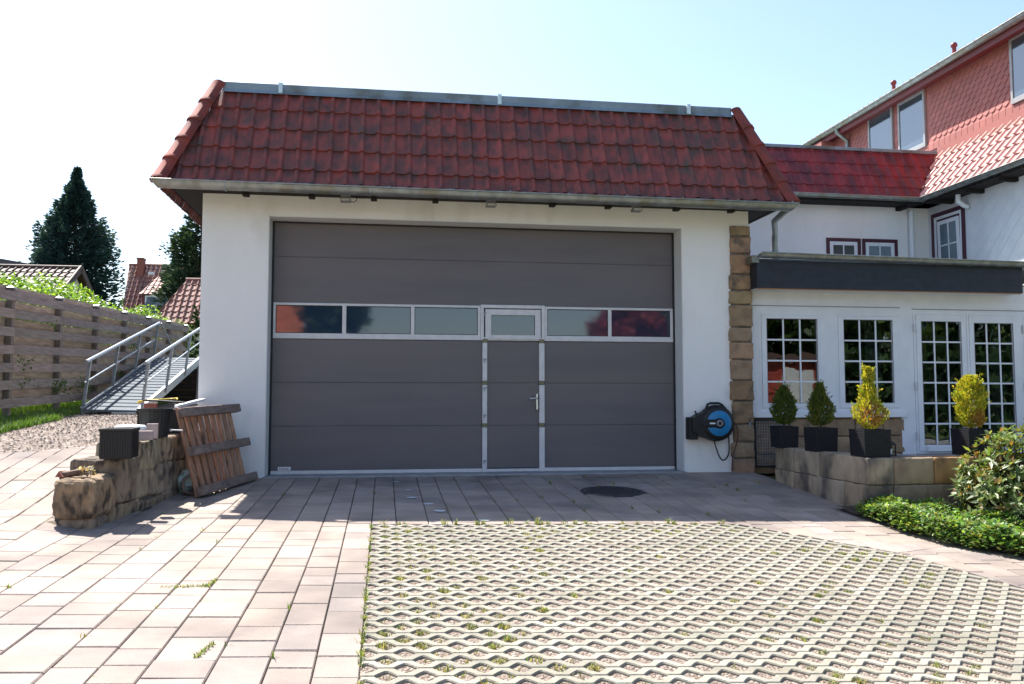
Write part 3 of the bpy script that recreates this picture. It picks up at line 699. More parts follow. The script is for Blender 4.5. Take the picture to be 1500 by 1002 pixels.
def fwindow(par,x0,x1,z0,z1,gx0,gx1,gz0,gz1,nc,nr,name='window',door=False):
    w=MB();frame(w,x0,x1,z0,z1,.035,YA-.004,YA+.06);
    s=.012
    # sash: from frame inner edge to the glass
    f1=MB();a0,a1,b0,b1=x0+.036,x1-.036,z0+.036,z1-.036
    w.box(a0,gx0,YA-.014,YA+.05,b0,b1,None,.004);w.box(gx1,a1,YA-.014,YA+.05,b0,b1,None,.004);w.box(gx0,gx1,YA-.014,YA+.05,gz1,b1,None,.004);w.box(gx0,gx1,YA-.014,YA+.05,b0,gz0,None,.004)
    o=w.build(name,K['upvc'],par)
    g=MB();g.box(gx0-.01,gx1+.01,YA+.012,YA+.020,gz0-.01,gz1+.01);g.build('pane',K['glass'],o)
    m_=MB();bw=.012
    for i in range(1,nc): x=gx0+(gx1-gx0)*i/nc;m_.box(x-bw,x+bw,YA+.0,YA+.011,gz0,gz1,None,.003)
    for j in range(1,nr): z=gz0+(gz1-gz0)*j/nr;m_.box(gx0,gx1,YA+.001,YA+.0115,z-bw,z+bw,None,.003)
    m_.build('glazing_bars',K['upvc'],o)
    q=MB();frame(q,gx0-.006,gx1+.006,gz0-.006,gz1+.006,.007,YA-.017,YA+.0);q.build('gasket',K['greypl'],o)
    return o
w1=fwindow(A,5.10,6.02,.815,2.17,5.212,5.952,.924,2.083,3,4)
w2=fwindow(A,6.235,7.20,.815,2.17,6.352,7.086,.924,2.083,3,4)
d1=fwindow(A,7.42,8.245,.205,2.205,7.535,8.150,.335,2.075,3,6,'door_leaf')
d2=fwindow(A,8.25,9.145,.205,2.205,8.360,8.975,.335,2.060,3,6,'door_leaf')
w=MB()
for zc in(.45,1.15,1.98):
    w.box(7.405,7.418,YA-.04,YA-.004,zc-.06,zc+.06,None,.003);w.box(9.12,9.14,YA-.04,YA-.004,zc-.06,zc+.06,None,.003)
w.each('door_hinge',K['alu'],A)
w=MB();w.box(7.56,8.1,YA-.05,YA-.016,.24,.31,None,.004);w.build('kick_rail',K['upvc'],d1)
# fascia, roof
w=MB();fx0,fx1,fz0,fz1=4.925,8.88,2.462,2.83
rf=random.Random(4)
for r_ in range(4):
    z=fz0+r_*(fz1-fz0)/4;x=fx0-rf.random()*.2
    while x<fx1:
        a=max(x,fx0);b=min(x+.25,fx1)
        if b-a>.01:
            y=-.25
            w.add([(a+.001,y-.006,z),(b-.001,y-.006,z),(b-.001,y-.003,z+.098),(a+.001,y-.003,z+.098),(a+.001,y+.01,z),(b-.001,y+.01,z)],[(0,1,2,3),(4,5,1,0)],gcol(.12,rf))
        x+=.25
w.box(fx0,fx1,-.248,-.20,fz0+.002,fz1);w.box(fx0+.0,fx0+.03,-.20,.62,fz0+.002,fz1);w.box(fx1-.03,fx1,-.20,3.8,fz0+.002,fz1)
w.build('slate_fascia',K['slate'],A)
w=MB();w.box(fx0+.01,fx1-.01,-.24,-.21,fz0-.012,fz0+.001);w.build('board_edge',K['orange'],A)
w=MB();w.box(fx0+.01,fx1-.01,-.208,YA-.001,fz0+.0,fz0+.01);w.build('eaves_soffit',K['upvc'],A)
w=MB();w.box(fx0+.03,9.35,-.2,3.8,2.80,2.84);w.box(fx0,10.28,-.18,3.8,2.842,2.87);w.build('flat_roof',K['cap'],A)
w=MB();gutter(w,(4.95,-.315,2.918),(9.0,-.315,2.875),(0,-1,0),.062);w.box(4.86,4.96,-.26,.0,2.80,2.90,None,.003)
w.build('gutter',K['zinc'],A)
w=MB()
for i in range(9):
    x=5.2+i*.47;ps=[(x,-.315+math.cos(PI+PI*k/8)*.065,2.912-.0106*(x-4.95)+math.sin(PI+PI*k/8)*.065) for k in range(9)]
    for a,b in zip(ps,ps[1:]): w.add([a,b,(b[0]+.014,b[1],b[2]),(a[0]+.014,a[1],a[2])],[(0,1,2,3)])
w.each('gutter_seam',K['galv'],A,8)
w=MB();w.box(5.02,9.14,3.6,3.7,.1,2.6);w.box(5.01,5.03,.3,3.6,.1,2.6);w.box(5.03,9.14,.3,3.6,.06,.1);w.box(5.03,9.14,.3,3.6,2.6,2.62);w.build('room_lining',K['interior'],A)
w=MB()
for (x0,x1) in((6.86,7.12),(8.86,9.08)):
    n=26;vs=[]
    for i in range(n+1):
        x=x0+(x1-x0)*i/n;y=.42+.02*math.sin(i*1.9)
        vs+=[(x,y,.3),(x,y+.0,2.15)]
    w.add(vs,[(2*i,2*i+2,2*i+3,2*i+1) for i in range(n)],None,True)
w.each('curtain',K['curtain'],A)
# grille in the base
gr=thing('wire_grille',(5.2,.05,0),'dark wire mesh grille leaning at the stone base beneath the left sun room window','grille')
w=MB();gx0,gx1=4.985,5.50
frame(w,gx0,gx1,.05,.70,.022,.035,.055);w.build('grille_frame',K['blackpl'],gr)
w=MB()
for i in range(1,14): x=gx0+(gx1-gx0)*i/14;w.beam((x,.045,.06),(x,.045,.69),.004,.004,None,V((0,1,0)))
for i in range(1,17): z=.05+.65*i/17;w.beam((gx0,.042,z),(gx1,.042,z),.004,.004)
w.build('mesh',K['galv'],gr)
w=MB();w.tube([(4.965,.03,.03),(4.965,.03,.74)],.011,8);w.build('stake',K['hose'],gr)
# ================================================================== TERRACE / RIGHT WALL
T=thing('stone_retaining_wall',(5.1,-2.7,-.2),'grey brown sandstone block wall carrying the potted conifers beside the flower bed','wall')
w=MB();rt=random.Random(12)
# left face running back from the corner (4.95,-2.78) to (4.92,-.75)
cx,cy=4.92,-2.80
segsL=[(0,.62,1.0),(.62,1.0,.95),(1.0,1.62,1.05),(1.62,2.1,.9)]
for a,b,t in segsL: stone(w,(cx,cy+a+.004,.095),(.30,0,0),(0,b-a-.008,0),(0,0,.275),rt,gcol(.16,rt,.05),.009,.012)
for a,b,t in [(0,.45,1),(.45,1.15,1),(1.15,1.6,1),(1.6,2.1,1)]: stone(w,(cx-.012,cy+a+.004,-.30),(.30,0,0),(0,b-a-.008,0),(0,0,.39),rt,tuple(q*.92 for q in gcol(.16,rt,.05)),.009,.012)
x=cx+.302
for l,t in((.45,(1.05,.98,.9)),(.60,(1.0,.72,.45)),(.7,(1,.9,.8)),(.6,(.9,.85,.8)),(.8,(1,.95,.9))):
    stone(w,(x+.004,cy,.095),(l-.008,0,0),(0,.3,0),(0,0,.275),rt,t,.006,.018);x+=l
x=cx+.29
for l in(.8,.6,.75,.55,.6):
    k=rt.uniform(.7,.85);stone(w,(x+.004,cy-.012,-.42),(l-.008,0,0),(0,.3,0),(0,0,.51),rt,(k,k*.98,k*.95),.006,.018);x+=l
w.build('sandstone_blocks',K['stone2'],T)
w=MB();w.box(cx+.02,8.4,cy+.03,cy+.29,-.4,.35);w.box(cx+.02,cx+.28,cy+.2,-.72,-.3,.35);w.build('mortar',K['mortar'],T)
w=MB();w.box(cx+.25,9.4,cy+.25,-.68,-.2,.20);w.box(5.3,9.4,-.68,YA,-.2,.20);w.box(9.36,10.3,-4,4,-.5,.2);struct('terrace_floor',w,K['concrete'])
# planting bed
bedreg=[(4.80,-2.6),(4.76,-3.3),(4.95,-4.1),(5.29,-4.6),(6.3,-5.5),(8.6,-6.6),(8.6,-2.6)]
s=MB()
for p in [bedreg]:
    pass
for i in range(26):
    for j in range(28):
        q=[(4.7+(i+u)*.16,-6.7+(j+v_)*.15) for u,v_ in((0,0),(1,0),(1,1),(0,1))]
        for ab in ((bedreg[1],bedreg[2]),(bedreg[2],bedreg[3]),(bedreg[3],bedreg[4]),(bedreg[4],bedreg[5])):
            q=clip(q,*ab) if len(q)>=3 else []
        if len(q)>=3 and q: q=[p for p in q];s.add([V((a,b,gz(min(a,8),b)+.035+.03*noise.noise(V((a*4,b*4,0))))) for a,b in q],[tuple(range(len(q)))],None,True)
struct('planting_bed',s,K['soil'])
# ------------------------------------------------------------------ foliage helpers
def leafq(mb,p,d,n,l,w_,c,fold=.25):
    p=V(p);d=d.normalized();s_=d.cross(n)
    if s_.length<1e-4:return
    s_.normalize();n2=s_.cross(d)
    a=p;m1=p+d*l*.45+s_*w_/2+n2*fold*w_*.4;m2=p+d*l*.45-s_*w_/2+n2*fold*w_*.4;t=p+d*l
    mb.add([a,m1,t,m2],[(0,1,2),(0,2,3)],c)
def rv(r): 
    while 1:
        v=V((r.uniform(-1,1),r.uniform(-1,1),r.uniform(-1,1)))
        if .05<v.length<1:return v.normalized()
def inbed(x,y):
    for a,b in zip(BED,BED[1:]):
        if (b[0]-a[0])*(y-a[1])-(b[1]-a[1])*(x-a[0])<0.0: return False
    return True
gc=MB();rc=random.Random(9)
n=0
while n<24000:
    x=rc.uniform(4.72,7.2);y=rc.uniform(-5.9,-2.86)
    if not inbed(x+.09,y): continue
    e=min(x-lerp_tab([(-6.2,7.6),(-5.5,6.3),(-4.6,5.27),(-4.1,4.93),(-3.3,4.74),(-2.72,4.8)],y),1)
    hh=.23*sm((e+.17)/.18)*(.8+.55*noise.noise(V((x*3.2,y*3.2,1))))*(1 if e<.75 else .65)
    if e>.80 : continue
    z=gz(x,y)+hh*(rc.random()**.35)
    b=rc.uniform(.6,1.35);c=rc.choice([(.10,.21,.05),(.15,.28,.06),(.06,.13,.035),(.24,.34,.09),(.20,.20,.06)]);d=rv(rc);d.z=abs(d.z)*.5
    leafq(gc,(x,y,z),d,V((rc.uniform(-.5,.5),rc.uniform(-.5,.5),1)),rc.uniform(.03,.058),rc.uniform(.022,.038),(c[0]*b,c[1]*b,c[2]*b));n+=1
tag(gc.build('ground_cover',K['leaf']),'low bright green ground cover spilling over the edge of the planting bed','ground cover',None,'stuff')
# rhododendron
rh=thing('rhododendron_bush',(6.1,-3.4,-.25),'rhododendron bush with long glossy leaves and brownish new growth in the right bed','bush')
w=MB();lv=MB();rr=random.Random(31)
base=V((6.1,-3.45,-.3));tips=[]
def inell(p,c,s): return sum(((p[i]-c[i])/s[i])**2 for i in range(3))
for i in range(620):
    u=rv(rr);u.z=abs(u.z)*1.0 if rr.random()<.85 else u.z*.5
    sc_=(.50,.55,.62) ;cen=V((6.25,-3.45,.0))
    rad=.50+.52*rr.random()**.6+.16*noise.noise(u*2.3+V((4,1,0)))
    tips.append(cen+V((u.x*.72*rad,u.y*.6*rad,u.z*.74*rad)))
for i in range(110):
    u=rv(rr);tips.append(V((5.72,-3.6,-.02))+V((u.x*.26,u.y*.3,u.z*.22)))
for i in range(150):
    u=rv(rr);tips.append(V((6.75,-3.5,.35))+V((u.x*.45,u.y*.4,u.z*.5)))
for i,p in enumerate(tips):
    if i%4==0: 
        mid=(base+p)/2+V((0,0,-.06));w.tube([base+rv(rr)*.05,mid,p],[.014,.009,.005],5)
    out=(p-V((6.2,-3.5,-.1))).normalized();out=(out+V((0,0,.5))).normalized()
    young=rr.random()<.36;k=rr.randint(5,8)
    for j in range(k):
        a=2*PI*j/k+rr.random()*.4;o1=out.orthogonal().normalized();o2=out.cross(o1)
        d=(o1*math.cos(a)+o2*math.sin(a))*1.0+out*rr.uniform(-.5,.9)+rv(rr)*.35
        b=rr.uniform(.7,1.3);c=rr.choice([(.09,.15,.04),(.13,.19,.05),(.06,.10,.03),(.19,.22,.07)])
        if young: c=rr.choice([(.20,.19,.05),(.22,.13,.05),(.13,.18,.04)]);d=d+out*.9
        leafq(lv,p,d,out,rr.uniform(.075,.125)*(.7 if young else 1),rr.uniform(.030,.042),(c[0]*b,c[1]*b,c[2]*b),.15)
w.build('stems',K['bark'],rh);lv.build('leaves',K['rleaf'],rh)
# ------------------------------------------------------------------ potted conifers
def pot(name,x,y,z,s_,h_,lab,kind):
    p=thing('potted_conifer',(x,y,z),lab,'potted plant','potted dwarf conifers on the terrace wall')
    w=MB();a=s_/2;b=a*.94
    def ring(r,zz): return [(x-r,y-r,zz),(x+r,y-r,zz),(x+r,y+r,zz),(x-r,y+r,zz)]
    nz=22
    vs=[]
    for k in range(nz+1):
        zz=z+h_*k/nz;r_=b+(a-b)*k/nz+(.0012 if k%2 else 0);vs+=ring(r_,zz)
    fs=[(k*4+i,k*4+(i+1)%4,(k+1)*4+(i+1)%4,(k+1)*4+i) for k in range(nz) for i in range(4)]
    w.add(vs,fs)
    w.add(ring(a,z+h_)+ring(a-.018,z+h_)+ring(a-.018,z+h_-.04),[(i,(i+1)%4,(i+1)%4+4,i+4) for i in range(4)]+[(4+i,4+(i+1)%4,(i+1)%4+8,i+8) for i in range(4)])
    w.build('planter',K['wicker'],p)
    w=MB();w.add(ring(a-.018,z+h_-.03),[(0,1,2,3)]);w.build('potting_soil',K['soil'],p)
    st_=MB();st_.tube([(x,y,z+h_-.04),(x+.005,y,z+h_+.1),(x,y,z+h_+kind['h']*.8)],[.014,.010,.004],6);st_.build('stem',K['bark'],p)
    r=random.Random(kind['seed']);lf=MB();HH=kind['h'];z0=z+h_+kind.get('lift',.03)
    for i in range(kind['n']):
        t=r.random()**.85;R_=lerp_tab(kind['prof'],t);a_=r.random()*2*PI
        R_*=1+.6*noise.noise(V((math.cos(a_)*1.6,math.sin(a_)*1.6,t*5+kind['seed'])))
        q=R_*math.sqrt(r.random())**.7
        pp=V((x+math.cos(a_)*q,y+math.sin(a_)*q,z0+HH*t))
        d=V((math.cos(a_)*.55,math.sin(a_)*.55,1))+rv(r)*.45
        c=r.choice(kind['cols'])
        pt=kind.get('patch')
        if pt and (pp-V((x+pt[0],y-.1,z0+pt[1]))).length<pt[2]*r.uniform(.6,1.2): c=r.choice([(.36,.17,.05),(.42,.22,.06),(.28,.16,.05)])
        b_=r.uniform(.65,1.25)
        leafq(lf,pp,d,rv(r),r.uniform(.022,.045),r.uniform(.010,.018),(c[0]*b_,c[1]*b_,c[2]*b_),.2)
    for i in range(90):
        t=r.random()**.9;a_=r.random()*2*PI;R_=lerp_tab(kind['prof'],t)*.85
        q=V((x+math.cos(a_)*R_,y+math.sin(a_)*R_,z0+HH*t));d0=(V((math.cos(a_),math.sin(a_),r.uniform(.6,2.2)))+rv(r)*.4).normalized();L_=r.uniform(.03,.085);c=r.choice(kind['cols']);b_=r.uniform(.6,1.35)
        for k in range(13):
            leafq(lf,q+d0*L_*k/12+rv(r)*.006,d0+rv(r)*.7,rv(r),r.uniform(.016,.03),r.uniform(.008,.013),(c[0]*b_,c[1]*b_,c[2]*b_),.2)
    lf.build('foliage',K['leaf'],p)
YC=[(.40,.36,.03),(.48,.42,.04),(.30,.34,.04),(.5,.4,.05),(.22,.28,.04)]  # yellower set, sunlight put into the foliage colour of the two lit conifers
GC=[(.07,.12,.02),(.10,.14,.02),(.05,.09,.02),(.14,.16,.03)]  # greener set for the two conifers standing in the garage shade
pot('p',4.99,-.82,.37,.26,.265,'first potted conifer, small dark green ball shape nearest the garage',dict(seed=1,h=.47,n=4200,lift=.02,prof=[(0,.06),(.12,.12),(.4,.15),(.62,.12),(.75,.085),(.9,.05),(1,.015)],cols=GC))
pot('p',5.05,-1.62,.37,.28,.275,'second potted conifer, dark green with a pointed tip, beside the tall yellow one',dict(seed=2,h=.48,n=4200,lift=.02,prof=[(0,.06),(.1,.12),(.3,.15),(.5,.12),(.7,.08),(.85,.05),(1,.02)],cols=GC+[(.2,.18,.03)]))
pot('p',5.075,-2.60,.375,.30,.285,'third potted conifer, bright yellow with an orange brown patch and tall thin tip',dict(seed=3,h=.64,n=5200,lift=.0,prof=[(0,.05),(.1,.15),(.28,.17),(.42,.10),(.6,.075),(.72,.05),(.76,.03),(.82,.05),(.92,.03),(1,.012)],cols=YC,patch=(0,.14,.13)))
pot('p',6.28,-2.58,.375,.30,.285,'fourth potted conifer, yellow green column in front of the glazed door',dict(seed=4,h=.56,n=5200,lift=.0,prof=[(0,.06),(.12,.12),(.4,.15),(.65,.14),(.85,.09),(1,.03)],cols=YC,patch=(.03,.1,.11)))
# lantern
ln=thing('lantern',(5.36,-2.45,.375),'small black metal lantern on the wall beside the yellow conifer','lantern')
w=MB();lx,ly,lz=5.37,-2.50,.375
w.box(lx-.045,lx+.045,ly-.045,ly+.045,lz,lz+.012);w.box(lx-.04,lx+.04,ly-.04,ly+.04,lz+.11,lz+.12)
for a in(-1,1):
    for b in(-1,1): w.box(lx+a*.036-.005,lx+a*.036+.005,ly+b*.036-.005,ly+b*.036+.005,lz+.01,lz+.115)
w.add([(lx-.045,ly-.045,lz+.12),(lx+.045,ly-.045,lz+.12),(lx+.045,ly+.045,lz+.12),(lx-.045,ly+.045,lz+.12),(lx-.014,ly-.014,lz+.155),(lx+.014,ly-.014,lz+.155),(lx+.014,ly+.014,lz+.155),(lx-.014,ly+.014,lz+.155)],[(0,1,5,4),(1,2,6,5),(2,3,7,6),(3,0,4,7),(4,5,6,7)])
w.tube([(lx-.02,ly,lz+.15),(lx-.02,ly,lz+.18),(lx,ly,lz+.195),(lx+.02,ly,lz+.18),(lx+.02,ly,lz+.15)],.004,6);w.build('cage',K['blackpl'],ln)
w=MB();w.tube([(lx,ly,lz+.013),(lx,ly,lz+.07)],.02,12);w.build('candle',K['white'],ln)
# ================================================================== LARGE HOUSE (behind, right)
B=thing('large_house',(8,4,0),'large white and rose slated house with crimson mansard roof bands behind the sun room','house')
YB=3.84;XW=10.3;XU=10.72
w=MB();w.box(4.95,XW,YB,YB+.25,0,4.85);w.build('back_wall',K['render'],B)
w=MB();w.box(XW,XW+.25,-1.2,YB+.25,0,4.85);w.build('wing_wall',K['whiteslate'],B)
w=MB();rs2=random.Random(5);d_=.30
ny=int(6.8/d_*1)+1
for i in range(0,18):
    for j in range(-1,8):
        cy_=-1.05+i*d_;cz=3.0+j*d_
        for oy_,oz_ in((0,0),(d_/2,d_/2)):
            a=cy_+oy_;b=cz+oz_;hh=d_/2-.003
            if a+hh>YB or b+hh>4.75 or (2.66<a<3.80 and b<4.6): continue
            w.add([(XW-.002,a-hh,b),(XW-.0060,a,b-hh),(XW-.002,a+hh,b),(XW-.001,a,b+hh)],[(0,3,2,1)],gcol(.02,rs2,.01))
w.build('diamond_slates',K['whiteslate'],B)
# crimson strip on the back wall
ge=3.47;gz0=4.72;te=4.06;tz=5.76
w=MB();sb=V((0,te-ge,tz-gz0));SB=sb.length
tiles(w,(4.6,ge,gz0),(1,0,0),sb,XU-4.6,SB,.205,.29,.026,.018,lambda t:0,lambda t:(9.96-4.6)+(XU-9.96)*t/SB,random.Random(9),var=.10,t_off=.05)
w.build('roof_band',K['tile2'],B)
w=MB();sw=V((XU-9.92,0,tz-gz0));SW=sw.length
tiles(w,(9.92,-1.2,gz0),(0,1,0),sw,te+3,SW,.205,.29,.045,.03,lambda t:0,lambda t:(ge+1.2)+(te-ge)*t/SW,random.Random(10),var=.08,t_off=.05)
w.build('wing_roof_band',K['tile3'],B)
w=MB();w.add([(4.7,ge+.03,gz0-.03),(9.98,ge+.03,gz0-.03),(XU,te+.03,tz-.02),(4.7,te+.03,tz-.02)],[(0,1,2,3)]);w.add([(9.99,-1.2,gz0-.03),(9.99,ge,gz0-.03),(XU,te,tz-.02),(XU,-1.2,tz-.02)],[(3,2,1,0)])
w.box(9.96,XW,-1.2,YB,gz0-.10,gz0-.07);w.box(4.7,XW,ge,YB,gz0-.10,gz0-.07);w.build('roof_boarding',K['darkwood'],B)
w=MB();w.box(4.6,XU-.06,te-.05,te+.16,tz-.01,tz+.05,None,.004);w.box(4.6,XU,te+.16,9.6,tz-.02,tz+.02);w.build('parapet_cap',K['cap'],B)
w=MB();gutter(w,(4.7,ge-.06,gz0+.0),(9.93,ge-.06,gz0-.02),(0,-1,0),.06);w.build('gutter',K['zinc'],B);w=MB();gutter(w,(9.86,-1.2,gz0+.0),(9.86,ge-.05,gz0-.02),(-1,0,0),.06);w.build('gutter',K['zinc'],B)
w=MB()
for y in(3.1,2.3,1.5,.7): w.box(9.99,XW,y-.04,y+.04,gz0-.17,gz0-.1)
w.box(9.62,9.72,ge,YB,gz0-.17,gz0-.1);w.each('rafter_end',K['darkwood'],B)
w=MB();w.tube([(9.90,YB-.06,4.55),(9.90,YB-.06,2.9)],.05,12);w.build('white_downpipe',K['upvc'],B)
w=MB();w.tube([(10.12,2.72,4.62),(10.12,2.72,4.50),(10.2,2.68,4.42),(10.27,2.68,4.40)],.045,10);w.build('pipe_elbow',K['upvc'],B)
# small windows
def swin(x0,x1,z1,glass,side=False):
    w=MB();frame(w,x0,x1,3.0,z1,.065,YB-.02,YB+.02);o=w.build('window',K['maroon'],B)
    w=MB();a,b,c=x0+.066,x1-.066,z1-.066;frame(w,a,b,3.05,c,.07,YB-.012,YB+.01);w.box((a+b)/2-.012,(a+b)/2+.012,YB-.008,YB-.002,3.1,c-.07);w.build('window_frame',K['upvc'],o)
    w=MB();w.box(a+.07,b-.07,YB-.001,YB-.0003,3.1,c-.07);w.build('pane',glass,o)
gdk=mat('dark_pane',(.02,.025,.03),None,.05,spec=1);gbl=mat('curtained_pane',(.14,.19,.22),(.11,.16,.19),.1,6,spec=1)
swin(8.19,8.885,4.0,gdk);swin(8.915,9.64,4.0,gbl)
# wing lower window (faces -x), tilted sash
w=MB()
def yframe(mb,y0,y1,z0,z1,wd_,x0,x1,wb=None):
    wb=wb or wd_
    mb.box(x0,x1,y0,y0+wd_,z0,z1,None,.003);mb.box(x0,x1,y1-wd_,y1,z0,z1,None,.003);mb.box(x0,x1,y0+wd_,y1-wd_,z1-wd_,z1,None,.003);mb.box(x0,x1,y0+wd_,y1-wd_,z0,z0+wb,None,.003)
yframe(w,2.79,3.72,3.0,4.47,.075,XW-.03,XW+.02);wo=w.build('wing_window',K['maroon'],B)
w=MB();yframe(w,2.866,3.644,3.07,4.394,.055,XW-.022,XW+.015);w.build('window_frame',K['upvc'],wo)
w=MB();w.box(XW-.006,XW-.004,2.92,3.59,3.12,4.34);w.build('dark_gap',K['maroon'],wo)
w=MB();tilt=M.Translation((XW-.012,0,3.15))@M.Rotation(R(-1.0),4,'Y')
def tb(y0,y1,z0,z1,x0=-.02,x1=.0): w.box(x0,x1,y0,y1,z0,z1,None,.002,tilt)
tb(2.92,2.99,0,1.14);tb(3.45,3.52,0,1.14);tb(2.99,3.45,1.07,1.14);tb(2.99,3.45,0,.07);tb(3.20,3.225,.07,1.07);tb(2.99,3.45,.66,.685)
w.build('sash',K['upvc'],wo)
w=MB();w.box(-.012,-.006,2.99,3.45,.07,1.07,None,0,tilt);w.build('pane',gbl,wo)
# upper storey
w=MB();w.box(XU,XU+.3,-1.2,9.9,5.6,7.45);w.build('upper_wall',K['redslate'],B)
w=MB();rs3=random.Random(6);sy,sz=.165,.105
row=0;z=5.98
while z<7.3:
    y=-1.1+(row%2)*sy/2
    while y<8.2:
        skip=any(a-.06<y+sy/2<b+.06 and z<7.27 and z+.1>c for a,b,c in((5.50,6.42,5.7),(4.40,5.30,6.0),(1.0,2.03,6.0)))
        if not skip:
            h_=.15;hw=sy*.49
            pts=[(XU-.004,y+sy/2-hw,z+h_*.62),(XU-.010,y+sy/2-hw*.9,z+h_*.3),(XU-.016,y+sy/2-hw*.35,z+.012),(XU-.017,y+sy/2,z),(XU-.016,y+sy/2+hw*.35,z+.012),(XU-.010,y+sy/2+hw*.9,z+h_*.3),(XU-.004,y+sy/2+hw,z+h_*.62),(XU-.002,y+sy/2,z+h_)]
            n=len(pts);back=[(XU-.001,p[1],p[2]) for p in pts]
            w.add(pts+back,[tuple(range(n-1,-1,-1))]+[(i,(i+1)%n,(i+1)%n+n,i+n) for i in range(n-1)],gcol(.07,rs3,.03))
        y+=sy
    z+=sz;row+=1
y=-1.1
while y<8.2:
    w.box(XU-.02,XU-.002,y,y+.155,5.90,6.03,gcol(.06,rs3,.03));y+=.165
w.build('scale_slates',K['redslate'],B)
w=MB();w.box(XU-.03,XU-.001,-1.2,te,5.74,5.90);w.build('base_board',K['redslate'],B)
for (y0,y1,z0,z1) in((5.50,6.42,5.75,7.27),(4.40,5.30,6.03,7.20),(1.0,2.03,6.05,7.22)):
    w=MB();yframe(w,y0,y1,z0,z1,.055,XU-.045,XU+.0,.09);o=w.build('upper_window',K['greyframe'],B)
    w=MB();w.box(XU-.028,XU-.022,y0+.05,y1-.05,z0+.06,z1-.05);w.build('pane',K['glassup'],o)
GX=10.40;GU=7.32
w=MB();w.box(GX+.06,XU,-1.2,9.9,7.20,7.30);w.box(GX+.05,GX+.08,-1.2,9.9,7.14,7.32);w.build('eaves_board',K['redwood'],B)
w=MB();gutter(w,(GX,-1.2,GU),(GX,9.95,GU),(-1,0,0),.075);w.build('upper_gutter',K['zinc'],B)
w=MB();sr=V((math.cos(R(27)),0,math.sin(R(27))));tiles(w,(GX+.03,-1.2,GU+.03),(0,1,0),sr,11.15,1.2,.21,.33,.035,.025,rr=random.Random(3),var=.08)
w.build('main_roof',K['tile3'],B)
w=MB();w.add([(GX+.03,-1.2,GU),(GX+.03,9.95,GU),(GX+3.5,9.95,GU+1.75),(GX+3.5,-1.2,GU+1.75)],[(0,1,2,3)]);w.build('roof_deck',K['darkwood'],B)
w=MB();w.tube([(GX,7.25,7.28),(GX,7.25,7.2),(GX+.1,7.25,7.12),(XU-.06,7.25,7.0),(XU-.06,7.25,6.9),(XU-.06,7.25,5.6)],.045,10);w.build('upper_downpipe',K['zinc'],B)
w=MB();w.box(XU-.35,XU,7.9,9.9,5.6,7.18);w.build('end_bay',K['redslate'],B)
for y in(5.86,3.85):
    w=MB();x=10.98;z0=GU+.28;w.tube([(x,y,z0-.1),(x,y,z0+.25)],.040,12);w.lathe((x,y,z0+.25),[(.04,0),(.062,.01),(.062,.05),(.045,.085),(.0,.10)],16);w.build('roof_vent',K['redwood'],B)
# ================================================================== LEFT RETAINING WALL
LWt=thing('old_sandstone_wall',(-2.4,-3.5,-.1),'low weathered sandstone wall stepping up towards the garage corner at the left','wall')
rl_=random.Random(17);w=MB()
wd=V((.0896,.996,0));wn=V((-.996,.0896,0));O=V((-2.35,-3.53,0))
def wst(s0,s1,z0,z1,t0=0,t1=.36,c=None,rough=.02,rad=.024):
    stone(w,O+wd*s0+wn*t1+V((0,0,z0)),wn*-(t1-t0),wd*(s1-s0),V((0,0,z1-z0)),rl_,c or gcol(.2,rl_,.07),rough*.7,rad)
wst(.05,.42,-.22,.0,.02,.30,rough=.03);wst(.0,.54,.0,.325,-.0,.33,(1.1,1.0,.9),.024,.055)
wst(.38,1.05,-.22,.05);wst(1.0,1.7,-.22,.02);wst(1.65,2.35,-.2,.04);wst(2.3,2.95,-.18,.03);wst(2.9,3.50,-.18,.05)
wst(.50,.98,.05,.45,-.0,.40);wst(.52,1.3,.26,.455,.0,.42)
wst(.95,1.55,.05,.30);wst(.95,1.5,.30,.585,-.01,.39);wst(1.5,2.1,.03,.34);wst(1.46,2.2,.34,.60);wst(2.05,2.8,.04,.33);wst(2.15,2.75,.33,.60);wst(2.75,3.5,.05,.31);wst(2.7,3.5,.31,.61)
wst(-.0,.16,-.17,-.03,.27,.42,(.7,.7,.7),.03,.05)
w.build('sandstone_blocks',K['stone'],LWt)
w=MB();
def wb(s0,s1,t0,t1,z0,z1):
    p=[O+wd*s0+wn*t0,O+wd*s1+wn*t0,O+wd*s1+wn*t1,O+wd*s0+wn*t1];w.prism([(q.x,q.y,z0) for q in p],(0,0,z1-z0))
wb(.1,3.5,.04,.34,-.2,.25);wb(1.1,3.5,.04,.34,.25,.55);w.build('mortar',K['mortar'],LWt)
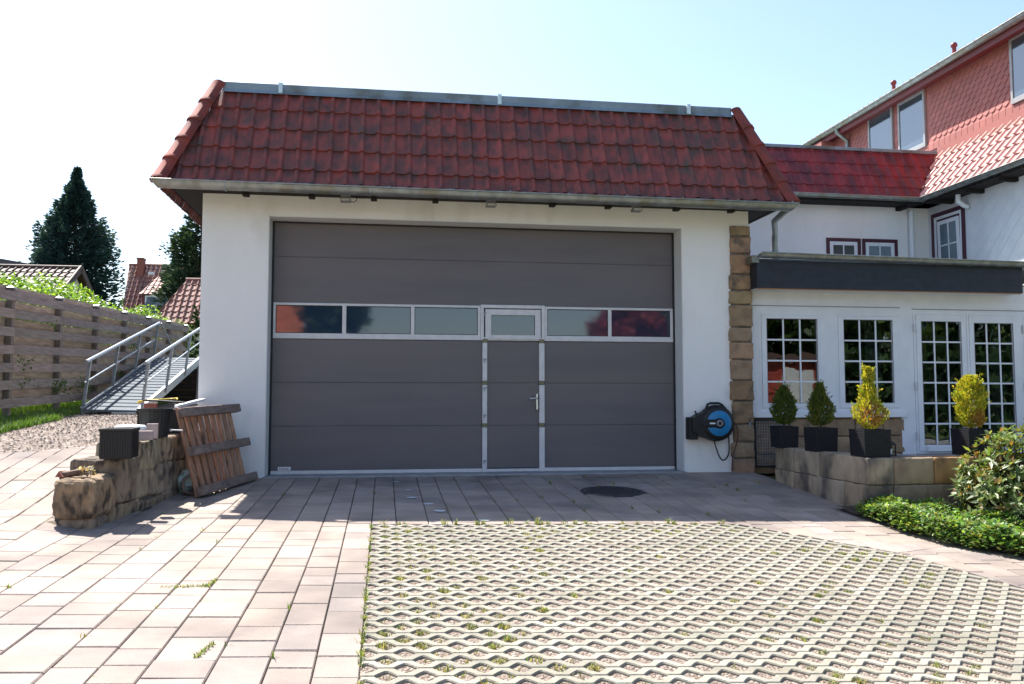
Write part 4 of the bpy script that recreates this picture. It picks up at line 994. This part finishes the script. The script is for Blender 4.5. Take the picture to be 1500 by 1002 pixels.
# things on the wall
def crate(name,x,y,z,sx,sy,h_,rot,lab,ribs=14,catt='planter',dens=.7,group=None):
    o=thing(name,(x,y,z),lab,catt,group);w=MB();mx=M.Translation((x,y,z))@M.Rotation(rot,4,'Z')
    a,b=sx/2,sy/2;t=.012
    w.box(-a,a,-b,-b+t,0,h_,None,.003,mx);w.box(-a,a,b-t,b,0,h_,None,.003,mx);w.box(-a,-a+t,-b+t,b-t,0,h_,None,.003,mx);w.box(a-t,a,-b+t,b-t,0,h_,None,.003,mx);w.box(-a+t,a-t,-b+t,b-t,.0,.02,None,0,mx)
    for i in range(ribs):
        u=-a+.01+(2*a-.02)*i/(ribs-1);w.box(u-.006,u+.006,-b-.006,-b+.002,.01,h_-.03,None,0,mx)
        u=-b+.01+(2*b-.02)*i/(ribs-1);w.box(a-.002,a+.006,u-.006,u+.006,.01,h_-.03,None,0,mx);w.box(-a-.006,-a+.002,u-.006,u+.006,.01,h_-.03,None,0,mx)
    w.build('body',K['blackpl'],o)
    w=MB();
    w.box(-a-.012,a+.012,-b-.012,-b+.006,h_-.028,h_,None,.004,mx);w.box(-a-.012,a+.012,b-.006,b+.012,h_-.028,h_,None,.004,mx);w.box(-a-.012,-a+.006,-b+.006,b-.006,h_-.028,h_,None,.004,mx);w.box(a-.006,a+.012,-b+.006,b-.006,h_-.028,h_,None,.004,mx)
    w.build('rim',K['blackpl'],o);return o
crate('planter_box',-2.315,-2.97,.46,.25,.30,.265,R(4),'open ribbed black plastic planter on the middle step of the stone wall, nearest the camera',12)
t=thing('black_tub',(-2.44,-2.2,.44),'low black tub covered with a pale lid, behind the front planter','tub')
w=MB();w.lathe((-2.44,-2.2,.44),[(.0,0),(.12,0),(.135,.24),(.14,.25)],28);w.build('tub_body',K['blackpl'],t)
w=MB();w.lathe((-2.44,-2.2,.69),[(.15,-.01),(.15,.012),(.13,.035),(0,.045)],28);w.build('lid',K['white'],t)
t=thing('ribbed_bucket',(-2.33,-1.95,.6),'large round ribbed black bucket on top of the stone wall by the pallet','bucket')
w=MB();n=48;vs=[]
for k,(r_,z) in enumerate(((.125,.60),(.15,.855),(.168,.858),(.170,.885),(.150,.885),(.13,.63))):
    for j in range(n):
        a=2*PI*j/n;rr2=r_*(1.02 if(j%2 and k<2)else 1.0);vs.append((-2.285+math.cos(a)*rr2,-1.93+math.sin(a)*rr2,z))
w.add(vs,[(k*n+j,k*n+(j+1)%n,(k+1)*n+(j+1)%n,(k+1)*n+j) for k in range(5) for j in range(n)]);w.build('bucket_body',K['blackpl'],t)
w=MB();w.lathe((-2.285,-1.93,.66),[(0,0),(.14,0)],24);w.build('potting_soil',K['soil'],t)
w=MB();w.box(-.065,.065,-.04,.04,0,.085,None,.004,M.Translation((-2.195,-2.62,.60))@M.Rotation(R(-6),4,'Z'));tag(w.build('paver_block',K['pinkblock']),'pinkish concrete paver lying flat on the stone wall beside the front planter','paver')
w=MB();w.box(-.05,.05,-.03,.03,0,.14,None,.004,M.Translation((-2.185,-2.40,.605))@M.Rotation(R(8),4,'Z'));tag(w.build('paver_block',K['pinkblock']),'pinkish concrete paver standing upright on the stone wall before the bucket','paver')
w=MB();w.box(-.06,.06,-.05,.05,0,.075,None,.003,M.Translation((-2.45,-1.45,.86))@M.Rotation(R(5),4,'Z'));tag(w.build('brick',K['brick']),'red brick on the dark crate behind the bucket','brick')
crate('flat_crate',-2.36,-1.05,.58,.52,.55,.29,R(2),'wide dark plastic crate under the red brick, behind the bucket',16,'crate')
w=MB();w.box(-.20,.20,-.12,.12,0,.018,None,.003,M.Translation((-2.44,-.95,.945))@M.Rotation(R(4),4,'Y'));tag(w.build('dark_board',K['blackpl']),'thin dark board lying over the crate behind the brick','board')
w=MB();w.prism([(-2.36,-.62,.875),(-2.12,-.30,.955),(-2.12,-.30,.985),(-2.36,-.62,.905)],(-.10,.25,0));tag(w.build('white_board',K['white']),'white board sloping up against the garage corner above the pallet','board')
w=MB();w.tube(curve([(-2.72,-.95,.93),(-2.62,-1.0,.965),(-2.5,-.95,.97),(-2.38,-.85,.98),(-2.30,-.95,.985),(-2.28,-1.05,.97)]),.009,8);w.tube(curve([(-2.70,-1.0,.95),(-2.6,-1.05,.96),(-2.48,-1.02,.965)]),.009,8);tag(w.build('yellow_hose',K['yellow']),'short coil of yellow hose lying at the foot of the ramp rail','hose')
t=thing('pipe_stub',(-2.13,-1.9,.65),'small white plastic pipe end sticking out beside the pallet top','pipe')
w=MB();w.tube([(-2.13,-1.9,.665),(-2.02,-1.9,.66)],.007,10);w.build('pipe_shaft',K['white'],t);w=MB();w.lathe((-2.135,-1.9,.665),[(0,.015),(.012,.009),(.016,0),(.012,-.009),(0,-.015)],12);w.build('pipe_cap',K['white'],t)
# bark piece on the front stone
t=thing('bark_bundle',(-2.55,-3.35,.33),'brown curled bark and rags lying on the front stone of the left wall','debris')
w=MB();vs=[];n=10
for k in range(7):
    for j in range(n):
        a=2*PI*j/n;r_=.038+.010*noise.noise(V((j,k,2))*.9)+(.012 if k in(0,) else 0);vs.append((-2.65+k*.032,-3.37+k*.012+math.cos(a)*r_,.345+math.sin(a)*r_*.8+.006*k))
w.add(vs,[(k*n+j,k*n+(j+1)%n,(k+1)*n+(j+1)%n,(k+1)*n+j) for k in range(6) for j in range(n)],None,True);w.build('bark_roll',K['dryleaf'],t)
w=MB()
for i in range(60):
    p=V((-2.47+rw.uniform(-.05,.05),-3.32+rw.uniform(-.05,.05),.345+rw.random()*.05));leafq(w,p,rv(rw),rv(rw),.05,.028,rw.choice([(.2,.13,.09),(.34,.26,.2),(.5,.45,.4),(.12,.08,.06)]))
w.build('dry_scraps',K['leaf'],t)
w=MB();w.prism([(-2.69,-3.40,.335),(-2.62,-3.43,.335),(-2.655,-3.41,.385)],(.03,.07,.0));w.build('broken_shard',K['brick'],t)
# bag and pipe at the wall foot
t=thing('pipe_in_bag',(-2.1,-1.25,-.03),'short brown drain pipe half wrapped in a pale plastic bag behind the pallet','pipe')
w=MB();d=V((.5,-.85,0)).normalized();c0=V((-2.02,-1.45,.075));n=22
for rad_,th in((.105,.0),):
    w.tube([c0-d*.001,c0+d*.02],.108,n,None,False);w.tube([c0+d*.02,c0-d*.30],.095,n,None,False);w.tube([c0+d*.021,c0-d*.28],.080,n,None,False)
    o1=V((0,0,1));o2=d.cross(o1);vs=[c0+d*.02+(o1*math.cos(2*PI*j/n)+o2*math.sin(2*PI*j/n))*r_ for r_ in(.108,.080) for j in range(n)];w.add(vs,[(j,(j+1)%n,n+(j+1)%n,n+j) for j in range(n)])
w.build('drain_pipe',mat('brown_pipe',(.20,.15,.12),(.13,.10,.08),.6,9),t)
w=MB();vs=[];n=16
for k in range(9):
    for j in range(n):
        a=2*PI*j/n;th=PI*k/8;q=V((math.sin(th)*math.cos(a)*.115,math.sin(th)*math.sin(a)*.16,math.cos(th)*.12));q*=1+.3*noise.noise(q*16);vs.append(V((-2.10,-1.30,.10))+q)
w.add(vs,[(k*n+j,k*n+(j+1)%n,(k+1)*n+(j+1)%n,(k+1)*n+j) for k in range(8) for j in range(n)],None,False);w.build('plastic_bag',K['pipe'],t)
# ================================================================== PALLET
PL=thing('wooden_pallet',(-1.9,-1.65,-.05),'wooden pallet leaning on its edge against the stone wall and garage corner','pallet')
G1=V((-1.90,-1.66,-.035));e1=V((.34,1.46,.030));e1L=e1.length;e1n=e1.normalized();wv=V((-.235,.03,.915));wL=wv.length;wn2=(wv-e1n*wv.dot(e1n)).normalized();nn=wn2.cross(e1n).normalized()
if nn.x<0: nn=-nn      # faces the camera side (+x)
def pm_(): return M(((e1n.x,nn.x,wn2.x,G1.x),(e1n.y,nn.y,wn2.y,G1.y),(e1n.z,nn.z,wn2.z,G1.z),(0,0,0,1)))
mx=pm_();rpl=random.Random(8)
for i in range(9):
    w=MB();u=.0+i*(e1L-.26)/8;w.box(u,u+.095,-.035,-.012,0+rpl.uniform(0,.01),wL-.0+rpl.uniform(-.02,.01),gcol(.2,rpl,.06),.003,mx);w.build('slat',K['pallet'],PL)
for j,(a,b,sh) in enumerate(((0,.095,0.),(wL*.5-.05,wL*.5+.045,.02),(wL-.10,wL-.005,-.03))):
    w=MB();w.box(-.005,e1L-.02+sh,-.011,.075,a,b,None,.006,mx);w.build('bearer',K['bearer'],PL)
# ================================================================== FENCE
F=thing('board_fence',(-5.5,6,.7),'tall weathered fence of staggered horizontal boards along the left side','fence')
py=[-1.2,.7,2.58,4.5,6.38,8.22,10.1,12.0,13.9]
def fz(y): return .70+.035*(y-2.2)
rfn=random.Random(14)
for y in py:
    w=MB();zb=gz(-5.5,y)-.1;w.box(-5.55,-5.46,y-.045,y+.045,zb,fz(y)+1.90,(.85,.85,.85),.004);o=w.build('post',K['fencewood'],F)
    w=MB();w.box(-5.57,-5.44,y-.065,y+.065,fz(y)+1.90,fz(y)+1.915);w.add([(-5.57,y-.065,fz(y)+1.915),(-5.44,y-.065,fz(y)+1.915),(-5.44,y+.065,fz(y)+1.915),(-5.57,y+.065,fz(y)+1.915),(-5.505,y,fz(y)+1.945)],[(0,1,4),(1,2,4),(2,3,4),(3,0,4)]);w.build('post_cap',K['galv'],o)
for i in range(7):
    w=MB()
    for a,b in zip(py,py[1:]):
        z0=.14+i*.262+rfn.uniform(-.008,.008);hh=.135;c=gcol(.16,rfn,.05)
        vs=[]
        for y in(a+.002,b-.002):
            zz=fz(y)+z0
            vs+=[(-5.455,y,zz),(-5.43,y,zz),(-5.43,y,zz+hh),(-5.455,y,zz+hh)]
        w.add(vs,[(0,3,2,1),(4,5,6,7),(1,2,6,5),(0,1,5,4),(3,7,6,2),(0,4,7,3)],c)
    w.build('front_board',K['fencewood'],F)
for i in range(1,8):
    w=MB()
    for a,b in zip(py,py[1:]):
        z0=.005+i*.262+rfn.uniform(-.008,.008);hh=.142;c=tuple(q*k_ for q,k_ in zip(gcol(.14,rfn,.05),(1.6,1.5,1.3)));vs=[]  # warm lighter tint paints in the sunlight coming through the fence gaps
        if i==7: hh=.10;z0-=.0
        for y in(a+.002,b-.002):
            zz=fz(y)+z0
            vs+=[(-5.58,y,zz),(-5.555,y,zz),(-5.555,y,zz+hh),(-5.58,y,zz+hh)]
        w.add(vs,[(0,3,2,1),(4,5,6,7),(1,2,6,5),(0,1,5,4),(3,7,6,2),(0,4,7,3)],c)
    w.build('back_board',K['fencewood'],F)
# climbing leaves on the fence
vn=thing('fence_creeper',(-5.4,4,1.0),'sparse green creeper poking through the fence boards','creeper')
w=MB()
for (y,z,n) in((2.95,1.55,40),(3.0,1.2,30),(4.3,1.25,60),(4.5,1.15,50),(5.4,1.25,60),(5.7,1.2,40),(3.9,2.2,20),(7.5,1.5,40),(8.5,2.1,40),(8.9,1.5,30)):
    for i in range(n):
        d=rv(rw);b=rw.uniform(.6,1.2);leafq(w,(-5.42+rw.uniform(-.03,.06),y+rw.gauss(0,.16),z+rw.gauss(0,.05)),d,rv(rw),rw.uniform(.03,.06),.03,(.07*b,.13*b,.03*b))
w.build('leaves',K['leaf'],vn)
# hedge behind the fence
Hd=thing('laurel_hedge',(-6.6,8,.8),'bright green laurel hedge rising above the fence boards','hedge')
w=MB();rhg=random.Random(15)
tops=[(1,3.05),(4,3.12),(5.3,3.27),(6.2,3.22),(7.2,3.5),(7.9,3.42),(8.5,3.22),(9.8,3.26),(10.8,3.2),(11.4,3.22),(12.3,3.5),(13.4,3.55),(14.2,3.35),(16.5,3.45)]
for i in range(26000):
    y=rhg.uniform(1,17);tz=lerp_tab(tops,y)-.10-(.04 if y>9 else 0)+.26*noise.noise(V((y*2.2,0,5)));a=rhg.random()
    x=-6.45+rhg.uniform(-.55,.55);z=tz-.9*(rhg.random()**1.6)-abs(x+6.45)*.5+.18*noise.noise(V((x*3,y*3,0)))
    if rhg.random()<.18: z=rhg.uniform(.9,2.6);x=-5.85+rhg.uniform(-.1,.2)
    c=rhg.choice([(.12,.24,.04),(.20,.33,.05),(.28,.40,.07),(.08,.16,.03)]);b=rhg.uniform(.6,1.25);d=rv(rhg);d.z=d.z*.6+.2
    leafq(w,(x,y,z),d,V((rhg.uniform(-.7,.7),rhg.uniform(-.7,.7),1)),rhg.uniform(.07,.13),rhg.uniform(.035,.055),(c[0]*b,c[1]*b,c[2]*b))
w.build('leaves',K['rleaf'],Hd)
w=MB()
for i in range(26):
    y=1.3+i*.58
    for q in range(3):
        w.tube([(-6.45,y,.75),(-6.45+rhg.uniform(-.2,.2),y+rhg.uniform(-.2,.2),1.7),(-6.45+rhg.uniform(-.4,.4),y+rhg.uniform(-.4,.4),lerp_tab(tops,y)-.25)],[.03,.02,.008],5)
w.build('branches',K['bark'],Hd)
# ================================================================== RAMP
RP=thing('metal_ramp',(-4.5,4,.75),'galvanised metal access ramp with tube handrails rising beside the fence','ramp')
nL,nR=V((-4.90,4.0,.795)),V((-4.075,4.0,.775));fL,fR=V((-5.40,10.4,1.97)),V((-4.42,10.4,1.95));ln_=V((.105,-.02,.81))
w=MB();N=20
for i in range(N):
    a=i/N;b=(i+.93)/N
    p=[nL.lerp(fL,a),nR.lerp(fR,a),nR.lerp(fR,b),nL.lerp(fL,b)];w.prism(p,(0,0,-.03));
    w.add([p[0],p[1],p[1]+V((0,0,.010)),p[0]+V((0,0,.010))],[(0,1,2,3)])
w.build('deck_treads',K['deck'],RP)
w=MB()
for a,b,o_ in((nL,fL,-.03),(nR,fR,.03)):
    sdx=V((o_,0,-.055));w.beam(a+sdx,b+sdx,.02,.17);w.beam(a+sdx+V((0,0,.085)),b+sdx+V((0,0,.085)),.06,.012)
w.box(-4.45,-4.07,3.93,4.02,.62,.75);w.build('side_beams',K['galv'],RP)
for a,b in((nL+V((-.05,0,0)),fL+V((-.05,0,0))),(nR+V((.05,0,0)),fR+V((.05,0,0)))):
    for k in range(4):
        t_=(.02,.34,.66,.985)[k];p=a.lerp(b,t_);w=MB();w.beam(p-V((0,0,.08)),p+ln_,.045,.045,None,V((0,1,0)));w.build('rail_post',K['galv'],RP)
    w=MB();d=(b-a).normalized();w.tube([a+ln_-d*.12,b+ln_+d*.05],.030,12);w.build('top_rail',K['galv'],RP)
    w=MB();w.tube([a+ln_*.55,b+ln_*.55],.014,8);w.build('middle_rail',K['galv'],RP)
w=MB();w.beam(fR+V((0,0,-.05)),fR+V((.55,-.6,-1.05)),.12,.06);w.beam(fL,V((fL.x,fL.y,1.0)),.08,.08);w.beam(fR+V((.03,.0,0)),V((fR.x,fR.y,.9)),.08,.08)
w.beam(fL+ln_,fL+V((.35,.5,.05)),.02,.02);w.build('support_legs',K['galv'],RP)
# slatted box added as dark backdrop for the shaded area under/behind ramp
t=thing('slatted_dark_backdrop',(-4.1,11.4,.85),'dark slatted timber box added as backdrop for the shaded area beneath the ramp end','backdrop')
w=MB()
for i in range(5): w.box(-5.3,-2.9,10.9,10.94,.86+i*.18,.86+i*.18+.13,None,.004)
for i in range(5): w.box(-5.32,-5.28,10.96,12.0,.86+i*.18,.86+i*.18+.13,None,.004)
w.build('slats',K['darkwood'],t)
w=MB();w.box(-5.26,-2.9,10.945,11.9,.8,1.70);w.build('dark_fill',K['soil'],t)
w=MB()
for x in(-5.28,-4.1,-2.95): w.box(x-.04,x+.04,10.86,10.90,.8,1.82)
w.each('stake',K['darkwood'],t)
# ================================================================== TREES
def conifer(name,x,y,z0,h_,r_,lab,seed,n=15000,cols=((.035,.075,.075),(.05,.10,.09),(.028,.058,.062)),cat='conifer',sz=1.,tops=1.0,mat_='needle'):
    t=thing(name,(x,y,z0),lab,cat);r=random.Random(seed);w=MB();w.tube([(x,y,z0),(x+.05,y,z0+h_*.5),(x,y,z0+h_*.98)],[r_*.09,r_*.05,.01],8);w.build('trunk',K['bark'],t)
    w=MB();lf=MB();nb=int(n/70)
    for i in range(nb):
        f=((i+r.random())/nb)**1.25;zz=z0+h_*(.04+.95*f);R_=r_/2.6*lerp_tab([(0,2.6),(.3,2.4),(.54,2.1),(.73,1.5),(.85,.72),(.93,.22),(.97,.09),(1,.02)],f)*(.66+.5*r.random());R_*=1+.25*noise.noise(V((f*7,seed,0)))
        a=r.random()*2*PI;d=V((math.cos(a),math.sin(a),0));L_=R_
        end=V((x,y,zz))+d*L_+V((0,0,L_*(.05+.25*f)))
        w.tube([(x,y,zz),(V((x,y,zz))+end)/2+V((0,0,.06*L_)),end],[.03*h_/11,.018*h_/11,.004],4,None,False)
        for q in range(70):
            s=r.random()**.55;p=V((x,y,zz)).lerp(end,s)
            sd=V((-d.y,d.x,0))*r.uniform(-1,1)*(.02*h_/11+L_*.36*(1.1-s));p+=sd+V((0,0,r.gauss(-.02,.11)*h_/11*(.3+L_*.75)))
            dd=d*.9+sd*1.2+V((0,0,r.uniform(-.2,.6)));c=r.choice(cols);b=r.uniform(.6,1.45)
            leafq(lf,p,dd,rv(r),r.uniform(.14,.34)*sz*(1.15-.5*f),r.uniform(.055,.11)*sz*(1.15-.45*f),(c[0]*b,c[1]*b,c[2]*b),.3)
    w.build('limbs',K['bark'],t);lf.build('needles',K[mat_],t)
conifer('conifer_tree',-14.0,30,.9,10.7,2.1,'tall dark blue green conifer standing alone beyond the fence',3,66000,sz=1.0)
conifer('conifer_tree',-7.45,25,.9,8.9,1.75,'dark green conifer partly hidden behind the garage wall above the red roofs',5,34000,cols=((.045,.08,.05),(.065,.11,.06),(.03,.06,.04)))
conifer('thuja_shrub',-4.93,12.3,.9,2.55,.27,'slim upright thuja between the ramp rail and the garage wall',8,12000,cols=((.05,.11,.02),(.07,.14,.03),(.03,.07,.02)),cat='shrub',sz=.28)
def broad(name,x,y,z0,h_,r_,lab,seed,n,cols,trunkf=.3,cat='tree',sz=.3):
    t=thing(name,(x,y,z0),lab,cat,'maples across the yard' if name=='maple_tree' else None);r=random.Random(seed);w=MB();top=V((x,y,z0+h_*.75));w.tube([(x,y,z0),(x+.1,y,z0+h_*.35),top],[r_*.09,r_*.06,.03],8);lf=MB();blobs=[]
    for i in range(26):
        u=rv(r);c=V((x,y,z0+h_*(trunkf+(1-trunkf)/2)))+V((u.x*r_*.75,u.y*r_*.75,u.z*h_*(1-trunkf)*.40));blobs.append((c,r_*r.uniform(.25,.42)))
        w.tube([(x,y,z0+h_*r.uniform(.25,.6)),(V((x,y,z0+h_*.5))+c)/2,c],[r_*.035,r_*.02,.01],5,None,False)
    for i in range(n):
        c,rd=r.choice(blobs);u=rv(r);p=c+u*rd*(.55+.5*r.random());cc=r.choice(cols);b=r.uniform(.6,1.35);leafq(lf,p,rv(r),rv(r),sz*r.uniform(.6,1.2),sz*.6,(cc[0]*b,cc[1]*b,cc[2]*b))
    w.build('trunk',K['bark'],t);lf.build('crown',K['leaf'],t)
broad('small_tree',-17.0,48,1.0,6.2,2.2,'small round green tree between the tall conifer and the red roofed house',2,2500,[(.05,.09,.04),(.07,.12,.05)],sz=.4)
broad('leafy_shrub',-10.6,20,1.0,3.0,1.6,'loose dark leafy shrub rising behind the hedge right of the tall conifer',7,2500,[(.05,.10,.03),(.08,.14,.04)],cat='shrub',sz=.22,trunkf=.1)
# ================================================================== BACKGROUND HOUSES
h=thing('brown_roofed_house',(-11,17,1),'low house with dark brown tiled gable roof behind the hedge at far left','house')
w=MB();sv=V((0,2.6,1.62));tiles(w,(-15.5,13.4,3.25),(1,0,0),sv,6.45,sv.length,.19,.30,.045,.03,rr=random.Random(1));w.build('roof',K['browntile'],h)
w=MB();w.prism([(-9.2,13.7,1),(-9.2,18.3,1),(-9.2,18.3,3.2),(-9.2,16,4.72),(-9.2,13.7,3.25)],(-6,0,0));w.build('wall',K['cream'],h)
w=MB();w.beam((-9.02,13.35,3.2),(-9.02,16.02,4.87),.05,.2);w.beam((-9.02,18.65,3.2),(-9.02,16.02,4.87),.05,.2);w.build('gable_board',K['browntile'],h)
w=MB();w.add([(-15.5,16,4.86),(-9.05,16,4.86),(-9.05,18.65,3.2),(-15.5,18.65,3.2)],[(0,1,2,3)]);w.tube([(-15.5,16,4.88),(-9.03,16,4.88)],.07,8);w.build('rear_roof',K['browntile'],h)
h=thing('flat_dark_building',(-20,26,1),'distant building with a low black roof edge at the far left','building')
w=MB();w.box(-26,-13.6,24,30,1,5.85);w.build('wall',K['cream'],h)
w=MB();w.prism([(-26.3,23.6,5.86),(-12.7,23.6,5.86),(-13.5,23.6,6.12),(-14.6,23.6,6.30),(-26.3,23.6,6.40)],(0,6.8,0));w.build('roof',K['groove'],h)
# house M
h=thing('red_roofed_house',(-12,40,1),'distant house with sunlit red tiled roof, chimney and a dormer window','house')
sv=V((0,3.6,4.9));w=MB();Lm=sv.length
P0=V((-14.6,36.9,3.75));w_=MB();tiles(w_,P0,(1,0,0),sv,6.6,Lm,.26,.36,.07,.04,lambda t:.55-.55*t/Lm,None,random.Random(2),var=.12);w_.build('roof',K['fartile'],h)
w=MB();w.box(-14.6,-8.2,37.4,43.5,1,4.6);w.prism([(-14.2,37.3,4.0),(-14.2,43.6,4.0),(-14.2,40.5,8.3)],(6,0,0));w.build('wall',K['redwood'],h)
w=MB();w.tube([(-14.6,40.5,8.66),(-8,40.5,8.66)],.09,8);w.build('ridge_tiles',K['fartile'],h)
w=MB();w.box(-14.02,-13.68,39.9,40.4,7.9,9.0);w.box(-14.05,-13.65,39.87,40.43,8.90,8.98);w.build('chimney',K['brick'],h)
w=MB();w.box(-13.25,-12.95,39.3,39.6,7.95,8.1);w.build('roof_light',K['white'],h)
dz=6.56
sv=V((0,2.1,1.25));w=MB();tiles(w,(-13.08,37.0,dz),(1,0,0),sv,3.8,sv.length,.26,.6,.05,.03,lambda t:.35*t/2,None,random.Random(2),var=.1);w.build('dormer_roof',K['fartile'],h)
w=MB();w.box(-12.95,-9.5,37.15,40,4.6,dz+.02);w.build('dormer_wall',K['redwood'],h)
w=MB();frame(w,-12.78,-12.15,5.0,6.5,.08,37.06,37.14);wo=w.build('dormer_window',K['white'],h)
w=MB();w.box(-12.71,-12.22,37.10,37.13,5.08,6.43);w.build('pane',gbl,wo)
w=MB();w.lathe((-11.65,36.8,6.15),[(0,0),(.3,.03),(.5,.12)],24,None,M.Rotation(R(80),3,'X'));w.tube([(-11.65,36.9,6.15),(-11.65,37.2,6.0)],.04,6);w.build('satellite_dish',K['greypl'],h)
# house R
h=thing('orange_roofed_house',(-6,23,1),'house with hipped orange tiled roof just beside the garage wall','house')
sv=V((0,1.6,1.75));w=MB();Lr=sv.length
tiles(w,(-8.15,20.4,3.62),(1,0,0),sv,6.1,Lr,.22,.30,.05,.03,lambda t:.85*t/Lr,None,random.Random(3),var=.12);w.build('roof',K['fartile'],h)
w=MB();w.add([(-8.12,20.4,3.6),(-7.3,22,5.35),(-7.3,24,5.35),(-8.12,25.6,3.6)],[(0,1,2,3)]);w.add([(-7.3,24,5.35),(-2.05,24,5.35),(-2.05,25.6,3.6),(-8.12,25.6,3.6)],[(0,1,2,3)]);w.box(-7.3,-2.05,22,24,5.30,5.34);w.tube([(-7.35,22,5.40),(-2.05,22,5.40)],.06,8);w.build('rear_roof',K['fartile'],h)
w=MB();w.box(-7.9,-2.3,20.8,25.3,.8,3.62);w.build('wall',K['cream'],h)
# closed parasol
t=thing('closed_parasol',(-8.0,20,1.0),'closed grey garden parasol rising above the hedge before the dormer house','parasol')
w=MB();w.lathe((-8.02,19.6,0),[(.03,1.0),(.03,3.0)],8);w.build('pole',K['greypl'],t);w=MB();w.lathe((-8.02,19.6,2.98),[(.16,0),(.19,.3),(.13,.9),(.09,1.15),(.12,1.2),(.02,1.42)],12);w.build('folded_canopy',K['parasol'],t)
# ================================================================== BEHIND THE CAMERA (seen mirrored in the glass)
h=thing('opposite_house',(-9,-29,-.6),'house with orange tiled roof standing across the yard','house')
w=MB();w.box(-16,-3.9,-33,-26.6,-.8,3.4);w.build('wall',K['cream'],h)
sv=V((0,-3,3.0));w=MB();tiles(w,(-3.6,-26,3.3),(-1,0,0),sv,12.6,sv.length,.25,.36,.05,.03,rr=random.Random(5));w.build('roof',mat('orange_tile',(.55,.16,.07),(.45,.13,.06),.7,8,tint=True),h)
h=thing('red_clad_shed',(16,-27,-.6),'small red clad shed with a white door panel across the yard','shed')
w=MB();w.box(16.6,20.2,-29,-26.2,-.8,2.7)
for i in range(17): w.box(16.58,20.22,-26.2,-26.17,-.7+i*.2,-.7+i*.2+.17)
w.build('wall',mat('red_siding',(.42,.07,.05),None,.6),h)
w=MB();w.box(18.3,19.9,-26.15,-26.08,-.7,2.30);w.build('white_door',K['white'],h)
w=MB();w.prism([(16.4,-25.9,2.7),(16.4,-29.3,2.7),(16.4,-27.6,3.1)],(4.0,0,0));w.build('roof',K['browntile'],h)
DG=[(.03,.07,.02),(.05,.10,.03),(.02,.05,.015)]
broad('oak_tree',-2.3,-27,-.6,8,1.6,'dark oak right of the opposite house',21,3500,DG,cat='tree',sz=.5)
broad('copper_beech',11.2,-27,-.6,6.6,1.8,'copper beech with red leaves across the yard',22,3000,[(.35,.07,.06),(.28,.05,.05)],cat='tree',sz=.5)
for i,(x,y,hh) in enumerate(((14.6,-31,11),(18.6,-32,12),(22.5,-30,11),(26.5,-30,12),(31,-28,11),(35,-26,11))):
    broad('maple_tree',x,y,-.6,hh,3.4,'%s maple in the tree row across the yard, counted from the red shed side'%(('first','second','third','fourth','fifth','sixth')[i]),30+i,4200,DG+[(.10,.16,.03)],.12,'tree',.55)
h=thing('yard_hedge',(27,-25,-.6),'dark clipped hedge below the maple row across the yard','hedge')
w=MB();rb=random.Random(44)
for i in range(9000):
    w_p=(rb.uniform(20.6,42),-25.5+rb.uniform(-.6,.6),-.6+3.6*rb.random()**.7)
    c=rb.choice(DG);b=rb.uniform(.6,1.4);leafq(w,w_p,rv(rb),rv(rb),.5,.3,(c[0]*b,c[1]*b,c[2]*b))
w.build('leaves',K['leaf'],h)
# ================================================================== CAMERA, LIGHT
cam=bpy.data.cameras.new('camera');co=bpy.data.objects.new('camera',cam);col.objects.link(co)
co.location=(0,-11,H);co.rotation_euler=(R(90+3.766),0,R(-8.5));cam.sensor_width=36;cam.lens=30.0;cam.clip_end=2000;cam.clip_start=.05;sc.camera=co
SD=V((.35,-.615,-1)).normalized()
sun=bpy.data.lights.new('sun','SUN');so=bpy.data.objects.new('sun',sun);col.objects.link(so);sun.energy=4.9;sun.angle=R(.5);sun.color=(1,.95,.88)
so.rotation_euler=SD.to_track_quat('-Z','Y').to_euler();so.location=(-5,10,14)
wd_=bpy.data.worlds.new('World');sc.world=wd_;wd_.use_nodes=True;nt=wd_.node_tree
sk=nt.nodes.new('ShaderNodeTexSky');sk.sky_type='NISHITA';sk.sun_disc=False;sk.sun_elevation=math.asin(-SD.z);sk.sun_rotation=math.atan2(-SD.x,-SD.y)
sk.air_density=1.0;sk.dust_density=1.1;sk.ozone_density=1.2
bg=nt.nodes['Background'];nt.links.new(sk.outputs[0],bg.inputs[0]);bg.inputs[1].default_value=.102
sc.view_settings.view_transform='Standard';sc.view_settings.look='None';sc.view_settings.exposure=1.45;sc.view_settings.gamma=1
sc.render.engine='CYCLES'
